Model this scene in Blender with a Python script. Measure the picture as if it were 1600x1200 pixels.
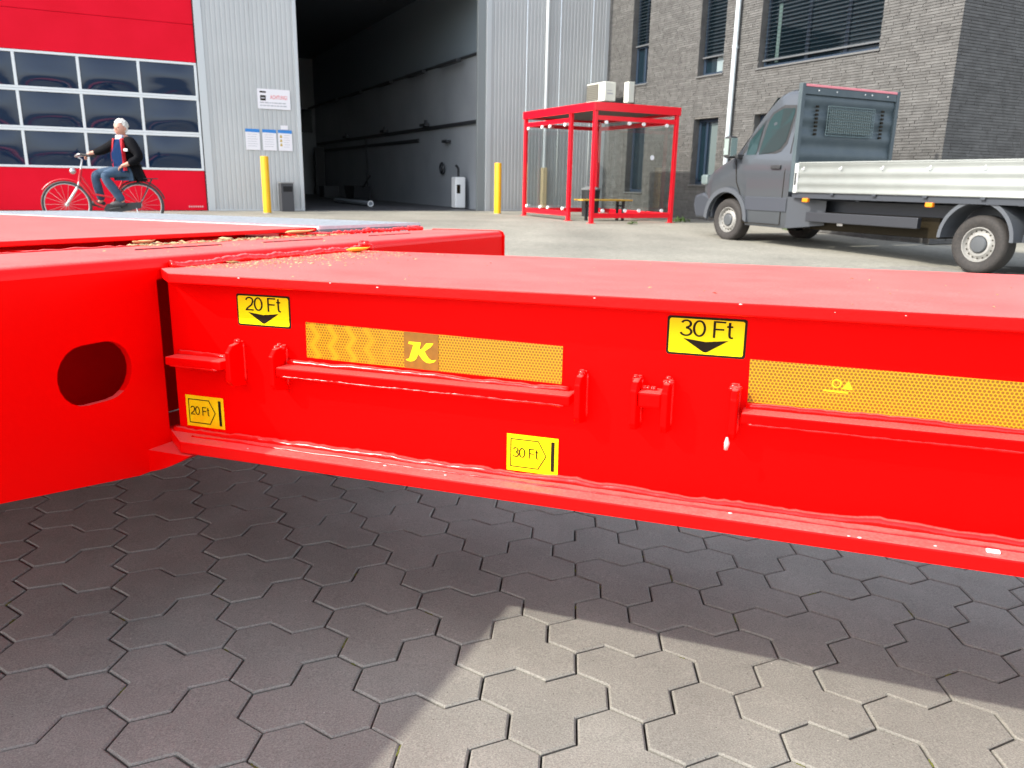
import bpy, math, random
import numpy as np
from math import sin, cos, pi, sqrt, radians
from mathutils import Vector, Matrix
from mathutils.geometry import tessellate_polygon

for o in list(bpy.data.objects): bpy.data.objects.remove(o)
S = bpy.context.scene
COL = S.collection
random.seed(7); RNG = np.random.default_rng(7)

# ---------------------------------------------------------------- camera, light, exposure
CAM = np.array([0.0, 0.0, 0.95])
PITCH, ROLL, YAW = 0.25522924, 0.01878765, 1.10236467
fwd = np.array([0, cos(PITCH), -sin(PITCH)]); r0 = np.array([1.0, 0, 0]); u0 = np.cross(r0, fwd)
ix = cos(ROLL)*r0 + sin(ROLL)*u0
iu = -sin(ROLL)*r0 + cos(ROLL)*u0
cam_d = bpy.data.cameras.new('camera'); cam = bpy.data.objects.new('camera', cam_d); COL.objects.link(cam)
cam.matrix_world = Matrix(((ix[0], iu[0], -fwd[0], CAM[0]), (ix[1], iu[1], -fwd[1], CAM[1]), (ix[2], iu[2], -fwd[2], CAM[2]), (0, 0, 0, 1)))
cam_d.sensor_width = 36; cam_d.lens = 36*1215/1600; cam_d.clip_start = 0.05; cam_d.clip_end = 2000
cam_d.dof.use_dof = True; cam_d.dof.focus_distance = 1.25; cam_d.dof.aperture_fstop = 12.5
S.camera = cam

# frames: columns are local axes in world; everything below is written in metres relative to the camera position
RT = np.array([[0.94095969, 0.33846835, -0.00583371], [-0.33822071, 0.94071483, 0.0257362], [0.01419875, -0.02224365, 0.99965175]])   # trailer
RP = np.array([[0.99990322, 0.00315534, 0.01354935], [-0.0035123, 0.99964523, 0.02640237], [-0.01346123, -0.0264474, 0.99955957]])  # near pavement (falls away 2.6 %)
RS = np.array([[sin(YAW), -cos(YAW), 0], [cos(YAW), sin(YAW), 0], [0, 0, 1.0]])   # buildings: u along the hall front, w away
RW = np.eye(3)
TR = RT @ np.array([.86, .886, -1.0]); TR = TR/np.linalg.norm(TR) + .008*RS[:, 1]; TR /= np.linalg.norm(TR)
sun_d = bpy.data.lights.new('sun', 'SUN'); sun_d.energy = 2.05; sun_d.angle = radians(1.0); sun_d.color = (1.0, .955, .85)
sun = bpy.data.objects.new('sun', sun_d); COL.objects.link(sun)
sun.rotation_euler = Vector(TR).to_track_quat('-Z', 'Y').to_euler()
world = bpy.data.worlds.new('World'); S.world = world; world.use_nodes = True
nt = world.node_tree; nt.nodes.clear()
sky = nt.nodes.new('ShaderNodeTexSky'); sky.sky_type = 'NISHITA'; sky.sun_disc = False
sky.sun_elevation = math.asin(-TR[2]); sky.sun_rotation = math.atan2(-TR[0], -TR[1]); sky.air_density = 1.0; sky.dust_density = 1.6
bg = nt.nodes.new('ShaderNodeBackground'); bg.inputs[1].default_value = 0.15
wo = nt.nodes.new('ShaderNodeOutputWorld'); hz_ = nt.nodes.new('ShaderNodeHueSaturation'); hz_.inputs['Saturation'].default_value = .5; hz_.inputs['Value'].default_value = 1.15   # thin bright cloud veil
nt.links.new(sky.outputs[0], hz_.inputs['Color']); nt.links.new(hz_.outputs[0], bg.inputs[0]); nt.links.new(bg.outputs[0], wo.inputs[0])
S.view_settings.view_transform = 'Standard'; S.view_settings.look = 'None'; S.view_settings.gamma = 1.0
S.view_settings.use_curve_mapping = False; S.view_settings.exposure = 1.55
S.render.engine = 'CYCLES'

# ---------------------------------------------------------------- materials
MATS = {}
def mat(name, col, rough=.6, metal=0., col2=None, scale=8., bump=0., bscale=None, spec=.5, coat=0., var=0., detail=4., stretch=None, island=False, rvar=0.):
    if name in MATS: return MATS[name]
    m = bpy.data.materials.new(name); m.use_nodes = True; n = m.node_tree.nodes; l = m.node_tree.links
    b = n['Principled BSDF']; b.inputs['Roughness'].default_value = rough; b.inputs['Metallic'].default_value = metal
    b.inputs['Base Color'].default_value = (*col, 1); b.inputs['Specular IOR Level'].default_value = spec
    if coat: b.inputs['Coat Weight'].default_value = coat; b.inputs['Coat Roughness'].default_value = .08
    tc = n.new('ShaderNodeTexCoord'); vec = tc.outputs['Object']
    if stretch:
        mp = n.new('ShaderNodeMapping'); mp.inputs['Scale'].default_value = stretch; l.new(vec, mp.inputs[0]); vec = mp.outputs[0]
    out = None
    if col2:
        nz = n.new('ShaderNodeTexNoise'); nz.inputs['Scale'].default_value = scale; nz.inputs['Detail'].default_value = detail; l.new(vec, nz.inputs[0])
        rp = n.new('ShaderNodeValToRGB'); rp.color_ramp.elements[0].position = .35; rp.color_ramp.elements[1].position = .65
        rp.color_ramp.elements[0].color = (*col, 1); rp.color_ramp.elements[1].color = (*col2, 1)
        l.new(nz.outputs[0], rp.inputs[0]); out = rp.outputs[0]; l.new(out, b.inputs['Base Color'])
        if rvar:
            mr = n.new('ShaderNodeMapRange'); mr.inputs['To Min'].default_value = rough-rvar; mr.inputs['To Max'].default_value = rough+rvar
            l.new(nz.outputs[0], mr.inputs[0]); l.new(mr.outputs[0], b.inputs['Roughness'])
    if var:
        if island: g = n.new('ShaderNodeNewGeometry'); rnd = g.outputs['Random Per Island']
        else: g = n.new('ShaderNodeObjectInfo'); rnd = g.outputs['Random']
        mr = n.new('ShaderNodeMapRange'); mr.inputs['To Min'].default_value = 1-var; mr.inputs['To Max'].default_value = 1+var; l.new(rnd, mr.inputs[0])
        hs = n.new('ShaderNodeHueSaturation'); l.new(mr.outputs[0], hs.inputs['Value'])
        if out: l.new(out, hs.inputs['Color'])
        else: hs.inputs['Color'].default_value = (*col, 1)
        l.new(hs.outputs[0], b.inputs['Base Color'])
    if bump:
        nb = n.new('ShaderNodeTexNoise'); nb.inputs['Scale'].default_value = bscale or scale; nb.inputs['Detail'].default_value = 5; l.new(vec, nb.inputs[0])
        bp = n.new('ShaderNodeBump'); bp.inputs['Strength'].default_value = bump; bp.inputs['Distance'].default_value = .01
        l.new(nb.outputs[0], bp.inputs['Height']); l.new(bp.outputs[0], b.inputs['Normal'])
    MATS[name] = m; return m

def red_paint(name, dust, base=(.88, .0006, .0005), rough=.3, spec=.5):
    """glossy red paint; real dust lies on faces that look up"""
    m = bpy.data.materials.new(name); m.use_nodes = True; n = m.node_tree.nodes; l = m.node_tree.links
    b = n['Principled BSDF']; b.inputs['Specular IOR Level'].default_value = spec
    tc = n.new('ShaderNodeTexCoord'); ge = n.new('ShaderNodeNewGeometry'); sx = n.new('ShaderNodeSeparateXYZ'); l.new(ge.outputs['Normal'], sx.inputs[0])
    up = n.new('ShaderNodeMapRange'); up.inputs['From Min'].default_value = .75; up.inputs['From Max'].default_value = .97; l.new(sx.outputs['Z'], up.inputs[0])
    n1 = n.new('ShaderNodeTexNoise'); n1.inputs['Scale'].default_value = 5; n1.inputs['Detail'].default_value = 8; n1.inputs['Roughness'].default_value = .65
    mp = n.new('ShaderNodeMapping'); mp.inputs['Scale'].default_value = (1, 1.4, 1); l.new(tc.outputs['Object'], mp.inputs[0]); l.new(mp.outputs[0], n1.inputs[0])
    r1 = n.new('ShaderNodeMapRange'); r1.inputs['From Min'].default_value = .3; r1.inputs['From Max'].default_value = .7
    r1.inputs['To Min'].default_value = dust*.78; r1.inputs['To Max'].default_value = dust*1.2; l.new(n1.outputs[0], r1.inputs[0])
    n2 = n.new('ShaderNodeTexNoise'); n2.inputs['Scale'].default_value = 260; n2.inputs['Detail'].default_value = 2; l.new(tc.outputs['Object'], n2.inputs[0])
    r2 = n.new('ShaderNodeMapRange'); r2.inputs['From Min'].default_value = .3; r2.inputs['From Max'].default_value = .7; r2.inputs['To Min'].default_value = .75; r2.inputs['To Max'].default_value = 1.25; l.new(n2.outputs[0], r2.inputs[0])
    mu = n.new('ShaderNodeMath'); mu.operation = 'MULTIPLY'; l.new(r1.outputs[0], mu.inputs[0]); l.new(r2.outputs[0], mu.inputs[1])
    m2 = n.new('ShaderNodeMath'); m2.operation = 'MULTIPLY'; m2.use_clamp = True; l.new(mu.outputs[0], m2.inputs[0]); l.new(up.outputs[0], m2.inputs[1])
    mx = n.new('ShaderNodeMix'); mx.data_type = 'RGBA'; mx.inputs['A'].default_value = (*base, 1); mx.inputs['B'].default_value = (.62, .5, .44, 1)
    l.new(m2.outputs[0], mx.inputs['Factor']); l.new(mx.outputs['Result'], b.inputs['Base Color'])
    rr = n.new('ShaderNodeMapRange'); rr.inputs['To Min'].default_value = rough; rr.inputs['To Max'].default_value = rough+.5; l.new(m2.outputs[0], rr.inputs[0]); l.new(rr.outputs[0], b.inputs['Roughness'])
    nb = n.new('ShaderNodeTexNoise'); nb.inputs['Scale'].default_value = 120; l.new(tc.outputs['Object'], nb.inputs[0])
    nc = n.new('ShaderNodeTexNoise'); nc.inputs['Scale'].default_value = 9; l.new(tc.outputs['Object'], nc.inputs[0])
    ad = n.new('ShaderNodeMath'); ad.operation = 'MULTIPLY_ADD'; ad.inputs[1].default_value = 4; l.new(nc.outputs[0], ad.inputs[0]); l.new(nb.outputs[0], ad.inputs[2])
    bp = n.new('ShaderNodeBump'); bp.inputs['Strength'].default_value = .12; bp.inputs['Distance'].default_value = .002; l.new(ad.outputs[0], bp.inputs['Height']); l.new(bp.outputs[0], b.inputs['Normal'])
    MATS[name] = m; return m

def concrete(name, island):
    """paving concrete: pale grey, fine aggregate, speckles, stains"""
    m = bpy.data.materials.new(name); m.use_nodes = True; n = m.node_tree.nodes; l = m.node_tree.links
    b = n['Principled BSDF']; b.inputs['Roughness'].default_value = .88; b.inputs['Specular IOR Level'].default_value = .3
    g = n.new('ShaderNodeNewGeometry'); pos = g.outputs['Position']
    def noise(sc, det=4, ro=.5):
        t = n.new('ShaderNodeTexNoise'); t.inputs['Scale'].default_value = sc; t.inputs['Detail'].default_value = det; t.inputs['Roughness'].default_value = ro; l.new(pos, t.inputs[0]); return t.outputs[0]
    def rng(x, a, c, lo, hi):
        t = n.new('ShaderNodeMapRange'); t.inputs['From Min'].default_value = a; t.inputs['From Max'].default_value = c; t.inputs['To Min'].default_value = lo; t.inputs['To Max'].default_value = hi; l.new(x, t.inputs[0]); return t.outputs[0]
    def mul(x, y):
        t = n.new('ShaderNodeMath'); t.operation = 'MULTIPLY'; l.new(x, t.inputs[0]); l.new(y, t.inputs[1]); return t.outputs[0]
    if island: rnd = g.outputs['Random Per Island']
    else: rnd = n.new('ShaderNodeObjectInfo').outputs['Random']
    v = mul(mul(rng(noise(5, 6, .65), .3, .7, .86, 1.12), rng(noise(330, 4, .8), .3, .7, .58, 1.42)), rng(rnd, 0, 1, .96, 1.04))
    vo = n.new('ShaderNodeTexVoronoi'); vo.inputs['Scale'].default_value = 75; l.new(pos, vo.inputs['Vector'])
    v = mul(v, rng(vo.outputs['Distance'], .03, .16, .45, 1.0)) if False else v
    hole = n.new('ShaderNodeTexVoronoi'); hole.inputs['Scale'].default_value = 60; l.new(pos, hole.inputs['Vector'])
    sep = n.new('ShaderNodeSeparateColor'); l.new(hole.outputs['Color'], sep.inputs[0])
    gate = n.new('ShaderNodeMath'); gate.operation = 'GREATER_THAN'; gate.inputs[1].default_value = .8; l.new(sep.outputs[0], gate.inputs[0])
    near = rng(hole.outputs['Distance'], .04, .12, 1, 0)
    pit = mul(gate.outputs[0], near)
    v = mul(v, rng(pit, 0, 1, 1, .45))
    gate2 = n.new('ShaderNodeMath'); gate2.operation = 'LESS_THAN'; gate2.inputs[1].default_value = .07; l.new(sep.outputs[1], gate2.inputs[0])
    spk = mul(gate2.outputs[0], near); v = mul(v, rng(spk, 0, 1, 1, 1.9))
    mx = n.new('ShaderNodeMix'); mx.data_type = 'RGBA'; mx.inputs['A'].default_value = (.214, .204, .18, 1); mx.inputs['B'].default_value = (.222, .213, .186, 1)
    l.new(rng(noise(2.3, 3), .35, .65, 0, 1), mx.inputs['Factor'])
    vm = n.new('ShaderNodeVectorMath'); vm.operation = 'SCALE'; l.new(mx.outputs['Result'], vm.inputs[0]); l.new(v, vm.inputs['Scale']); l.new(vm.outputs[0], b.inputs['Base Color'])
    bp = n.new('ShaderNodeBump'); bp.inputs['Strength'].default_value = .55; bp.inputs['Distance'].default_value = .0012; l.new(noise(500, 3, .7), bp.inputs['Height']); l.new(bp.outputs[0], b.inputs['Normal'])
    MATS[name] = m; return m

def honeycomb(name):
    m = bpy.data.materials.new(name); m.use_nodes = True; n = m.node_tree.nodes; l = m.node_tree.links
    b = n['Principled BSDF']; b.inputs['Roughness'].default_value = .35
    tc = n.new('ShaderNodeTexCoord'); P = .0052; Q = P*sqrt(3)
    sp = n.new('ShaderNodeSeparateXYZ'); l.new(tc.outputs['Object'], sp.inputs[0])
    def M(op, a, c=None):
        t = n.new('ShaderNodeMath'); t.operation = op
        for k, x in enumerate((a, c)):
            if x is None: continue
            if isinstance(x, (int, float)): t.inputs[k].default_value = x
            else: l.new(x, t.inputs[k])
        return t.outputs[0]
    def dist(ox, oz):
        dx = M('SUBTRACT', M('FLOORED_MODULO', M('ADD', sp.outputs['X'], 10+ox), P), P/2)
        dz = M('SUBTRACT', M('FLOORED_MODULO', M('ADD', sp.outputs['Z'], 10+oz), Q), Q/2)
        return M('SQRT', M('ADD', M('MULTIPLY', dx, dx), M('MULTIPLY', dz, dz)))
    d = M('MINIMUM', dist(0, 0), dist(P/2, Q/2))
    mr = n.new('ShaderNodeMapRange'); mr.inputs['From Min'].default_value = P*.33; mr.inputs['From Max'].default_value = P*.46; l.new(d, mr.inputs[0])
    zig = M('PINGPONG', M('ADD', sp.outputs['Z'], 10), .017)
    wv = M('SINE', M('MULTIPLY', M('ADD', sp.outputs['X'], M('MULTIPLY', zig, .75)), 2*pi/.036))
    fx = n.new('ShaderNodeMapRange'); fx.inputs['From Min'].default_value = -.01; fx.inputs['From Max'].default_value = -.09; fx.inputs['To Min'].default_value = 0; fx.inputs['To Max'].default_value = .8; l.new(sp.outputs['X'], fx.inputs[0])
    wv = M('MULTIPLY', M('MAXIMUM', wv, 0.0), fx.outputs[0])
    mx = n.new('ShaderNodeMix'); mx.data_type = 'RGBA'; mx.inputs['A'].default_value = (.2, .09, .002, 1); mx.inputs['B'].default_value = (.54, .27, .003, 1); l.new(M('MAXIMUM', mr.outputs[0], wv), mx.inputs['Factor'])
    l.new(mx.outputs['Result'], b.inputs['Base Color']); MATS[name] = m; return m

def glass(name, tint=(.87, .9, .895), refl=.12):
    m = bpy.data.materials.new(name); m.use_nodes = True; n = m.node_tree.nodes; l = m.node_tree.links; n.clear()
    o = n.new('ShaderNodeOutputMaterial'); t = n.new('ShaderNodeBsdfTransparent'); t.inputs[0].default_value = (*tint, 1)
    g = n.new('ShaderNodeBsdfGlossy'); g.inputs['Roughness'].default_value = .03
    lw = n.new('ShaderNodeLayerWeight'); lw.inputs[0].default_value = .5; pw = n.new('ShaderNodeMath'); pw.operation = 'POWER'; pw.inputs[1].default_value = 4.0; l.new(lw.outputs['Facing'], pw.inputs[0])
    fr = n.new('ShaderNodeMath'); fr.operation = 'MULTIPLY_ADD'; fr.inputs[1].default_value = .8; fr.inputs[2].default_value = .07; l.new(pw.outputs[0], fr.inputs[0]); mx = n.new('ShaderNodeMixShader')
    l.new(fr.outputs[0], mx.inputs[0]); l.new(t.outputs[0], mx.inputs[1]); l.new(g.outputs[0], mx.inputs[2]); l.new(mx.outputs[0], o.inputs[0])
    MATS[name] = m; return m

RED = red_paint('red_paint', .235, rough=.4, spec=.18); REDL = red_paint('red_paint_low_dust', .16, rough=.42, spec=.05)
WELD = red_paint('weld_paint', .16, base=(.86, .004, .003), rough=.24, spec=.4)
CON = concrete('paver_concrete', False); CONI = concrete('paver_concrete_far', True)
TAPE = honeycomb('reflective_tape')
SAND = mat('joint_sand', (.045, .042, .034), .95, col2=(.09, .082, .062), scale=60, bump=.5)
YARD = mat('yard_concrete', (.225, .215, .178), .9, col2=(.265, .25, .208), scale=1.1, detail=9, bump=.15, bscale=30)
YEL = mat('sticker_yellow', (.95, .78, .003), .45, spec=.15); YOR = mat('sticker_amber', (.92, .52, .003), .45, col2=(.96, .72, .006), scale=25, spec=.15)
BLK = mat('print_black', (.014, .01, .004), .6, spec=.15); TAPEB = mat('tape_patch', (.19, .08, .002), .45, col2=(.24, .1, .003), scale=70); TAPEY = mat('tape_logo', (.9, .66, .004), .35)
GALV = mat('galvanised_steel', (.5, .52, .53), .7, 0, col2=(.58, .6, .61), scale=30, spec=.2)
CLAD = mat('silver_cladding', (.42, .43, .425), .45, .1, col2=(.46, .47, .463), scale=.7, detail=8)
CLADT = mat('silver_trim', (.5, .52, .52), .4, .2)
DRED = mat('door_red', (.68, .003, .018), .5, col2=(.72, .004, .022), scale=1.5, spec=.1)
ALU = mat('white_alu_frame', (.66, .68, .68), .35, .1)
PANE = mat('acrylic_pane', (.006, .018, .045), .04, spec=.5)
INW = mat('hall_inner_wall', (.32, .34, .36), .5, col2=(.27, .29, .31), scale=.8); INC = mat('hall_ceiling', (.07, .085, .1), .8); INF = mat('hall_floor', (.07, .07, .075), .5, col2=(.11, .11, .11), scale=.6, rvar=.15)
DARK = mat('dark_metal', (.025, .027, .03), .5); BLKP = mat('black_plastic', (.02, .02, .022), .6, col2=(.03, .03, .032), scale=20)
BRICK = mat('grey_brick', (.088, .0845, .08), .85, col2=(.12, .1165, .111), scale=6, bump=.5, bscale=60, var=.13); BRICKI = mat('grey_brick_far', (.088, .0845, .08), .85, col2=(.12, .1165, .111), scale=6, bump=.5, bscale=60, var=.14, island=True)
MORT = mat('mortar', (.1, .095, .088), .95, col2=(.15, .142, .13), scale=9)
WFR = mat('window_frame_blue', (.018, .032, .055), .4); WGL = mat('window_glass', (.006, .016, .024), .05, spec=.8, coat=.4); SLAT = mat('blind_slat', (.03, .045, .055), .45); SILL = mat('sill_metal', (.12, .12, .118), .5)
SHR = mat('shelter_red', (.84, .006, .02), .3); SHG = glass('shelter_glass'); WHT = mat('white_plastic', (.78, .79, .78), .4); OFFW = mat('offwhite_metal', (.7, .7, .62), .45)
BYEL = mat('bollard_yellow', (.86, .47, .004), .4, col2=(.8, .42, .004), scale=5); CREAM = mat('cream_guard', (.66, .52, .3), .6)
WOOD = mat('bench_wood', (.6, .36, .05), .5, col2=(.5, .28, .04), scale=14, stretch=(1, 12, 12))
VAN = mat('van_grey', (.056, .062, .07), .3, .1, coat=.5); VANL = mat('van_grey_plastic', (.035, .04, .05), .5); FLARE = mat('fender_plastic', (.07, .077, .088), .5)
VGL = mat('van_glass', (.02, .04, .042), .06, spec=.45); TYRE = mat('tyre_rubber', (.022, .02, .019), .8, col2=(.035, .03, .027), scale=40, bump=.3); RIM = mat('steel_rim', (.27, .265, .25), .4, .3, col2=(.33, .32, .3), scale=30)
BED = mat('dropside_alu', (.28, .295, .28), .45, .1, col2=(.31, .325, .31), scale=3); HB = mat('headboard_paint', (.045, .065, .075), .5, col2=(.06, .082, .09), scale=4); PINK = mat('headboard_top', (.75, .22, .25), .5); ORG = mat('marker_lens', (.85, .22, .005), .3)
SKIN = mat('skin', (.55, .27, .19), .55); HAIR = mat('white_hair', (.7, .68, .64), .8, bump=.6, bscale=80); JEAN = mat('jeans', (.025, .055, .1), .85, col2=(.045, .085, .14), scale=12); JACK = mat('black_jacket', (.0035, .0035, .005), .85, spec=.12); SWEAT = mat('blue_sweater', (.008, .028, .09), .9, spec=.1); LRED = mat('red_lining', (.6, .01, .02), .7); SHOE = mat('dark_shoe', (.03, .03, .035), .6); SHIRT = mat('pale_shirt', (.45, .48, .6), .8)
BIKE = mat('bike_red', (.55, .01, .02), .3); CHR = mat('bike_chrome', (.5, .5, .5), .3, .9); RIMW = mat('tyre_greyish', (.045, .042, .04), .7)
LEAF = mat('yellow_leaf', (.75, .5, .03), .6); LEAFB = mat('brown_leaf', (.3, .16, .05), .8); CRUMB = mat('sawdust', (.34, .24, .12), .9, var=.4, island=True); WEED = mat('weed_leaf', (.07, .13, .025), .7); MOSS = mat('moss', (.12, .13, .02), .95)
SIGNW = mat('sign_white', (.74, .72, .74), .4); SIGNB = mat('sign_blue', (.02, .2, .55), .4); SIGNR = mat('sign_red', (.7, .03, .04), .5); SIGNG = mat('sign_grey', (.4, .4, .42), .5); SIGNY = mat('sign_ochre', (.5, .36, .08), .5)

# ---------------------------------------------------------------- mesh helpers
class MB:
    def __init__(s): s.v = []; s.f = []
    def add(s, vs, fs):
        k = len(s.v); s.v += [tuple(map(float, p)) for p in vs]; s.f += [tuple(i+k for i in f) for f in fs]; return s
    def box(s, a, b):
        x0, y0, z0 = [min(p, q) for p, q in zip(a, b)]; x1, y1, z1 = [max(p, q) for p, q in zip(a, b)]
        return s.add([(x0, y0, z0), (x1, y0, z0), (x1, y1, z0), (x0, y1, z0), (x0, y0, z1), (x1, y0, z1), (x1, y1, z1), (x0, y1, z1)],
                     [(0, 3, 2, 1), (4, 5, 6, 7), (0, 1, 5, 4), (1, 2, 6, 5), (2, 3, 7, 6), (3, 0, 4, 7)])
    def tube(s, pts, r, n=8, caps=True, closed=False):
        pts = [np.array(p, float) for p in pts]; m = len(pts); rs = r if hasattr(r, '__len__') else [r]*m
        vs = []; prev = None
        for i, p in enumerate(pts):
            if closed: t = pts[(i+1) % m]-pts[i-1]
            else: t = pts[min(i+1, m-1)]-pts[max(i-1, 0)]
            t /= (np.linalg.norm(t)+1e-12)
            if prev is None:
                a = np.array([0, 0, 1.0]) if abs(t[2]) < .9 else np.array([1.0, 0, 0]); e = np.cross(t, a)
            else: e = prev-t*(prev@t)
            e /= np.linalg.norm(e); prev = e; g = np.cross(t, e)
            vs += [p+rs[i]*(cos(2*pi*k/n)*e+sin(2*pi*k/n)*g) for k in range(n)]
        fs = []
        for i in range(m if closed else m-1):
            j = (i+1) % m
            fs += [(i*n+k, i*n+(k+1) % n, j*n+(k+1) % n, j*n+k) for k in range(n)]
        if caps and not closed: fs += [tuple(range(n))[::-1], tuple((m-1)*n+k for k in range(n))]
        return s.add(vs, fs)
    def prism(s, poly, ex, ey, ez, o, h, back=True):
        """poly 2D in (ex,ey) from o, extruded h along ez"""
        o, ex, ey, ez = [np.array(q, float) for q in (o, ex, ey, ez)]; n = len(poly)
        a = [o+ex*p[0]+ey*p[1] for p in poly]; b = [q+ez*h for q in a]
        return s.add(a+b, [tuple(range(n))[::-1], tuple(range(n, 2*n))]+[(i, (i+1) % n, n+(i+1) % n, n+i) for i in range(n)])
    def flat(s, poly, ex, ey, o, holes=()):
        o, ex, ey = [np.array(q, float) for q in (o, ex, ey)]
        al = list(poly); loops = [[Vector((p[0], p[1], 0)) for p in poly]]
        for h in holes: al += list(h); loops.append([Vector((p[0], p[1], 0)) for p in h])
        tr = tessellate_polygon(loops)
        return s.add([o+ex*p[0]+ey*p[1] for p in al], [tuple(t) for t in tr])
    def disc(s, c, r, ex, ey, n=16):
        return s.add([np.array(c)+r*(cos(2*pi*k/n)*np.array(ex)+sin(2*pi*k/n)*np.array(ey)) for k in range(n)], [tuple(range(n))])
    def ball(s, c, r, n=8, m=6, sc=(1, 1, 1)):
        vs = []; fs = []
        for i in range(m+1):
            th = pi*i/m
            vs += [(c[0]+r*sc[0]*sin(th)*cos(2*pi*k/n), c[1]+r*sc[1]*sin(th)*sin(2*pi*k/n), c[2]+r*sc[2]*cos(th)) for k in range(n)]
        for i in range(m): fs += [(i*n+k, (i+1)*n+k, (i+1)*n+(k+1) % n, i*n+(k+1) % n) for k in range(n)]
        return s.add(vs, fs)
    def lathe(s, prof, c, ax, n=24):
        """prof = [(r, h)] round axis ax through c"""
        c = np.array(c, float); ax = np.array(ax, float); ax /= np.linalg.norm(ax)
        a = np.array([0, 0, 1.0]) if abs(ax[2]) < .9 else np.array([1.0, 0, 0]); e = np.cross(ax, a); e /= np.linalg.norm(e); g = np.cross(ax, e)
        vs = []
        for r, h in prof: vs += [c+ax*h+r*(cos(2*pi*k/n)*e+sin(2*pi*k/n)*g) for k in range(n)]
        return s.add(vs, [(i*n+k, i*n+(k+1) % n, (i+1)*n+(k+1) % n, (i+1)*n+k) for i in range(len(prof)-1) for k in range(n)])

def make_mesh(name, mb, m, smooth=None):
    me = bpy.data.meshes.new(name); me.from_pydata(mb.v, [], mb.f); me.materials.append(m)
    if smooth is not None:
        me.polygons.foreach_set('use_smooth', [True]*len(me.polygons)); me.update()
        if smooth < 180: me.set_sharp_from_angle(angle=radians(smooth))
    me.update(); return me



def thing(name, label, cat, fr, org, group=None):
    o = bpy.data.objects.new(name, None); COL.objects.link(o); o.empty_display_size = .1
    R = Matrix(fr.tolist()).to_4x4(); R.translation = Vector(CAM+fr @ np.array(org, float)); o.matrix_world = R
    o['label'] = label; o['category'] = cat
    if group: o['group'] = group
    FRAMES[o.name] = (fr, np.array(org, float)); return o
FRAMES = {}
def part(name, mb, m, parent, smooth=None, label=None, bevel=0, stuff=False, seg=2):
    """mb is written in the frame coordinates of the thing; parent may be the thing or one of its parts"""
    root = parent
    while root.parent: root = root.parent
    org = FRAMES[root.name][1] if root.name in FRAMES else np.zeros(3)
    q = MB(); q.v = [tuple(np.array(p)-org) for p in mb.v]; q.f = mb.f
    me = make_mesh(name, q, m, smooth); o = bpy.data.objects.new(name, me); COL.objects.link(o); o.parent = parent
    if label: o['label'] = label
    if stuff: o['kind'] = 'stuff'
    if bevel:
        b = o.modifiers.new('bevel', 'BEVEL'); b.width = bevel; b.segments = seg; b.limit_method = 'ANGLE'; b.harden_normals = False
    return o
def solo(name, mb, m, fr, org, label, cat, group=None, kind=None, smooth=None, bevel=0):
    org = np.array(org, float); q = MB(); q.v = [tuple(np.array(p)-org) for p in mb.v]; q.f = mb.f
    me = make_mesh(name, q, m, smooth); o = bpy.data.objects.new(name, me); COL.objects.link(o)
    R = Matrix(fr.tolist()).to_4x4(); R.translation = Vector(CAM+fr @ org); o.matrix_world = R; FRAMES[o.name] = (fr, org)
    if label: o['label'] = label
    if cat: o['category'] = cat
    if group: o['group'] = group
    if kind: o['kind'] = kind
    if bevel:
        b = o.modifiers.new('bevel', 'BEVEL'); b.width = bevel; b.segments = 2; b.limit_method = 'ANGLE'
    return o
def copy_tree(o, parent=None):
    c = o.copy(); COL.objects.link(c)
    if parent is not None: c.parent = parent
    if o.name in FRAMES: FRAMES[c.name] = FRAMES[o.name]
    for ch in list(o.children): copy_tree(ch, c)
    return c
def place(o, fr, org):
    R = Matrix(fr.tolist()).to_4x4(); R.translation = Vector(CAM+fr @ np.array(org, float)); o.matrix_world = R

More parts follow.
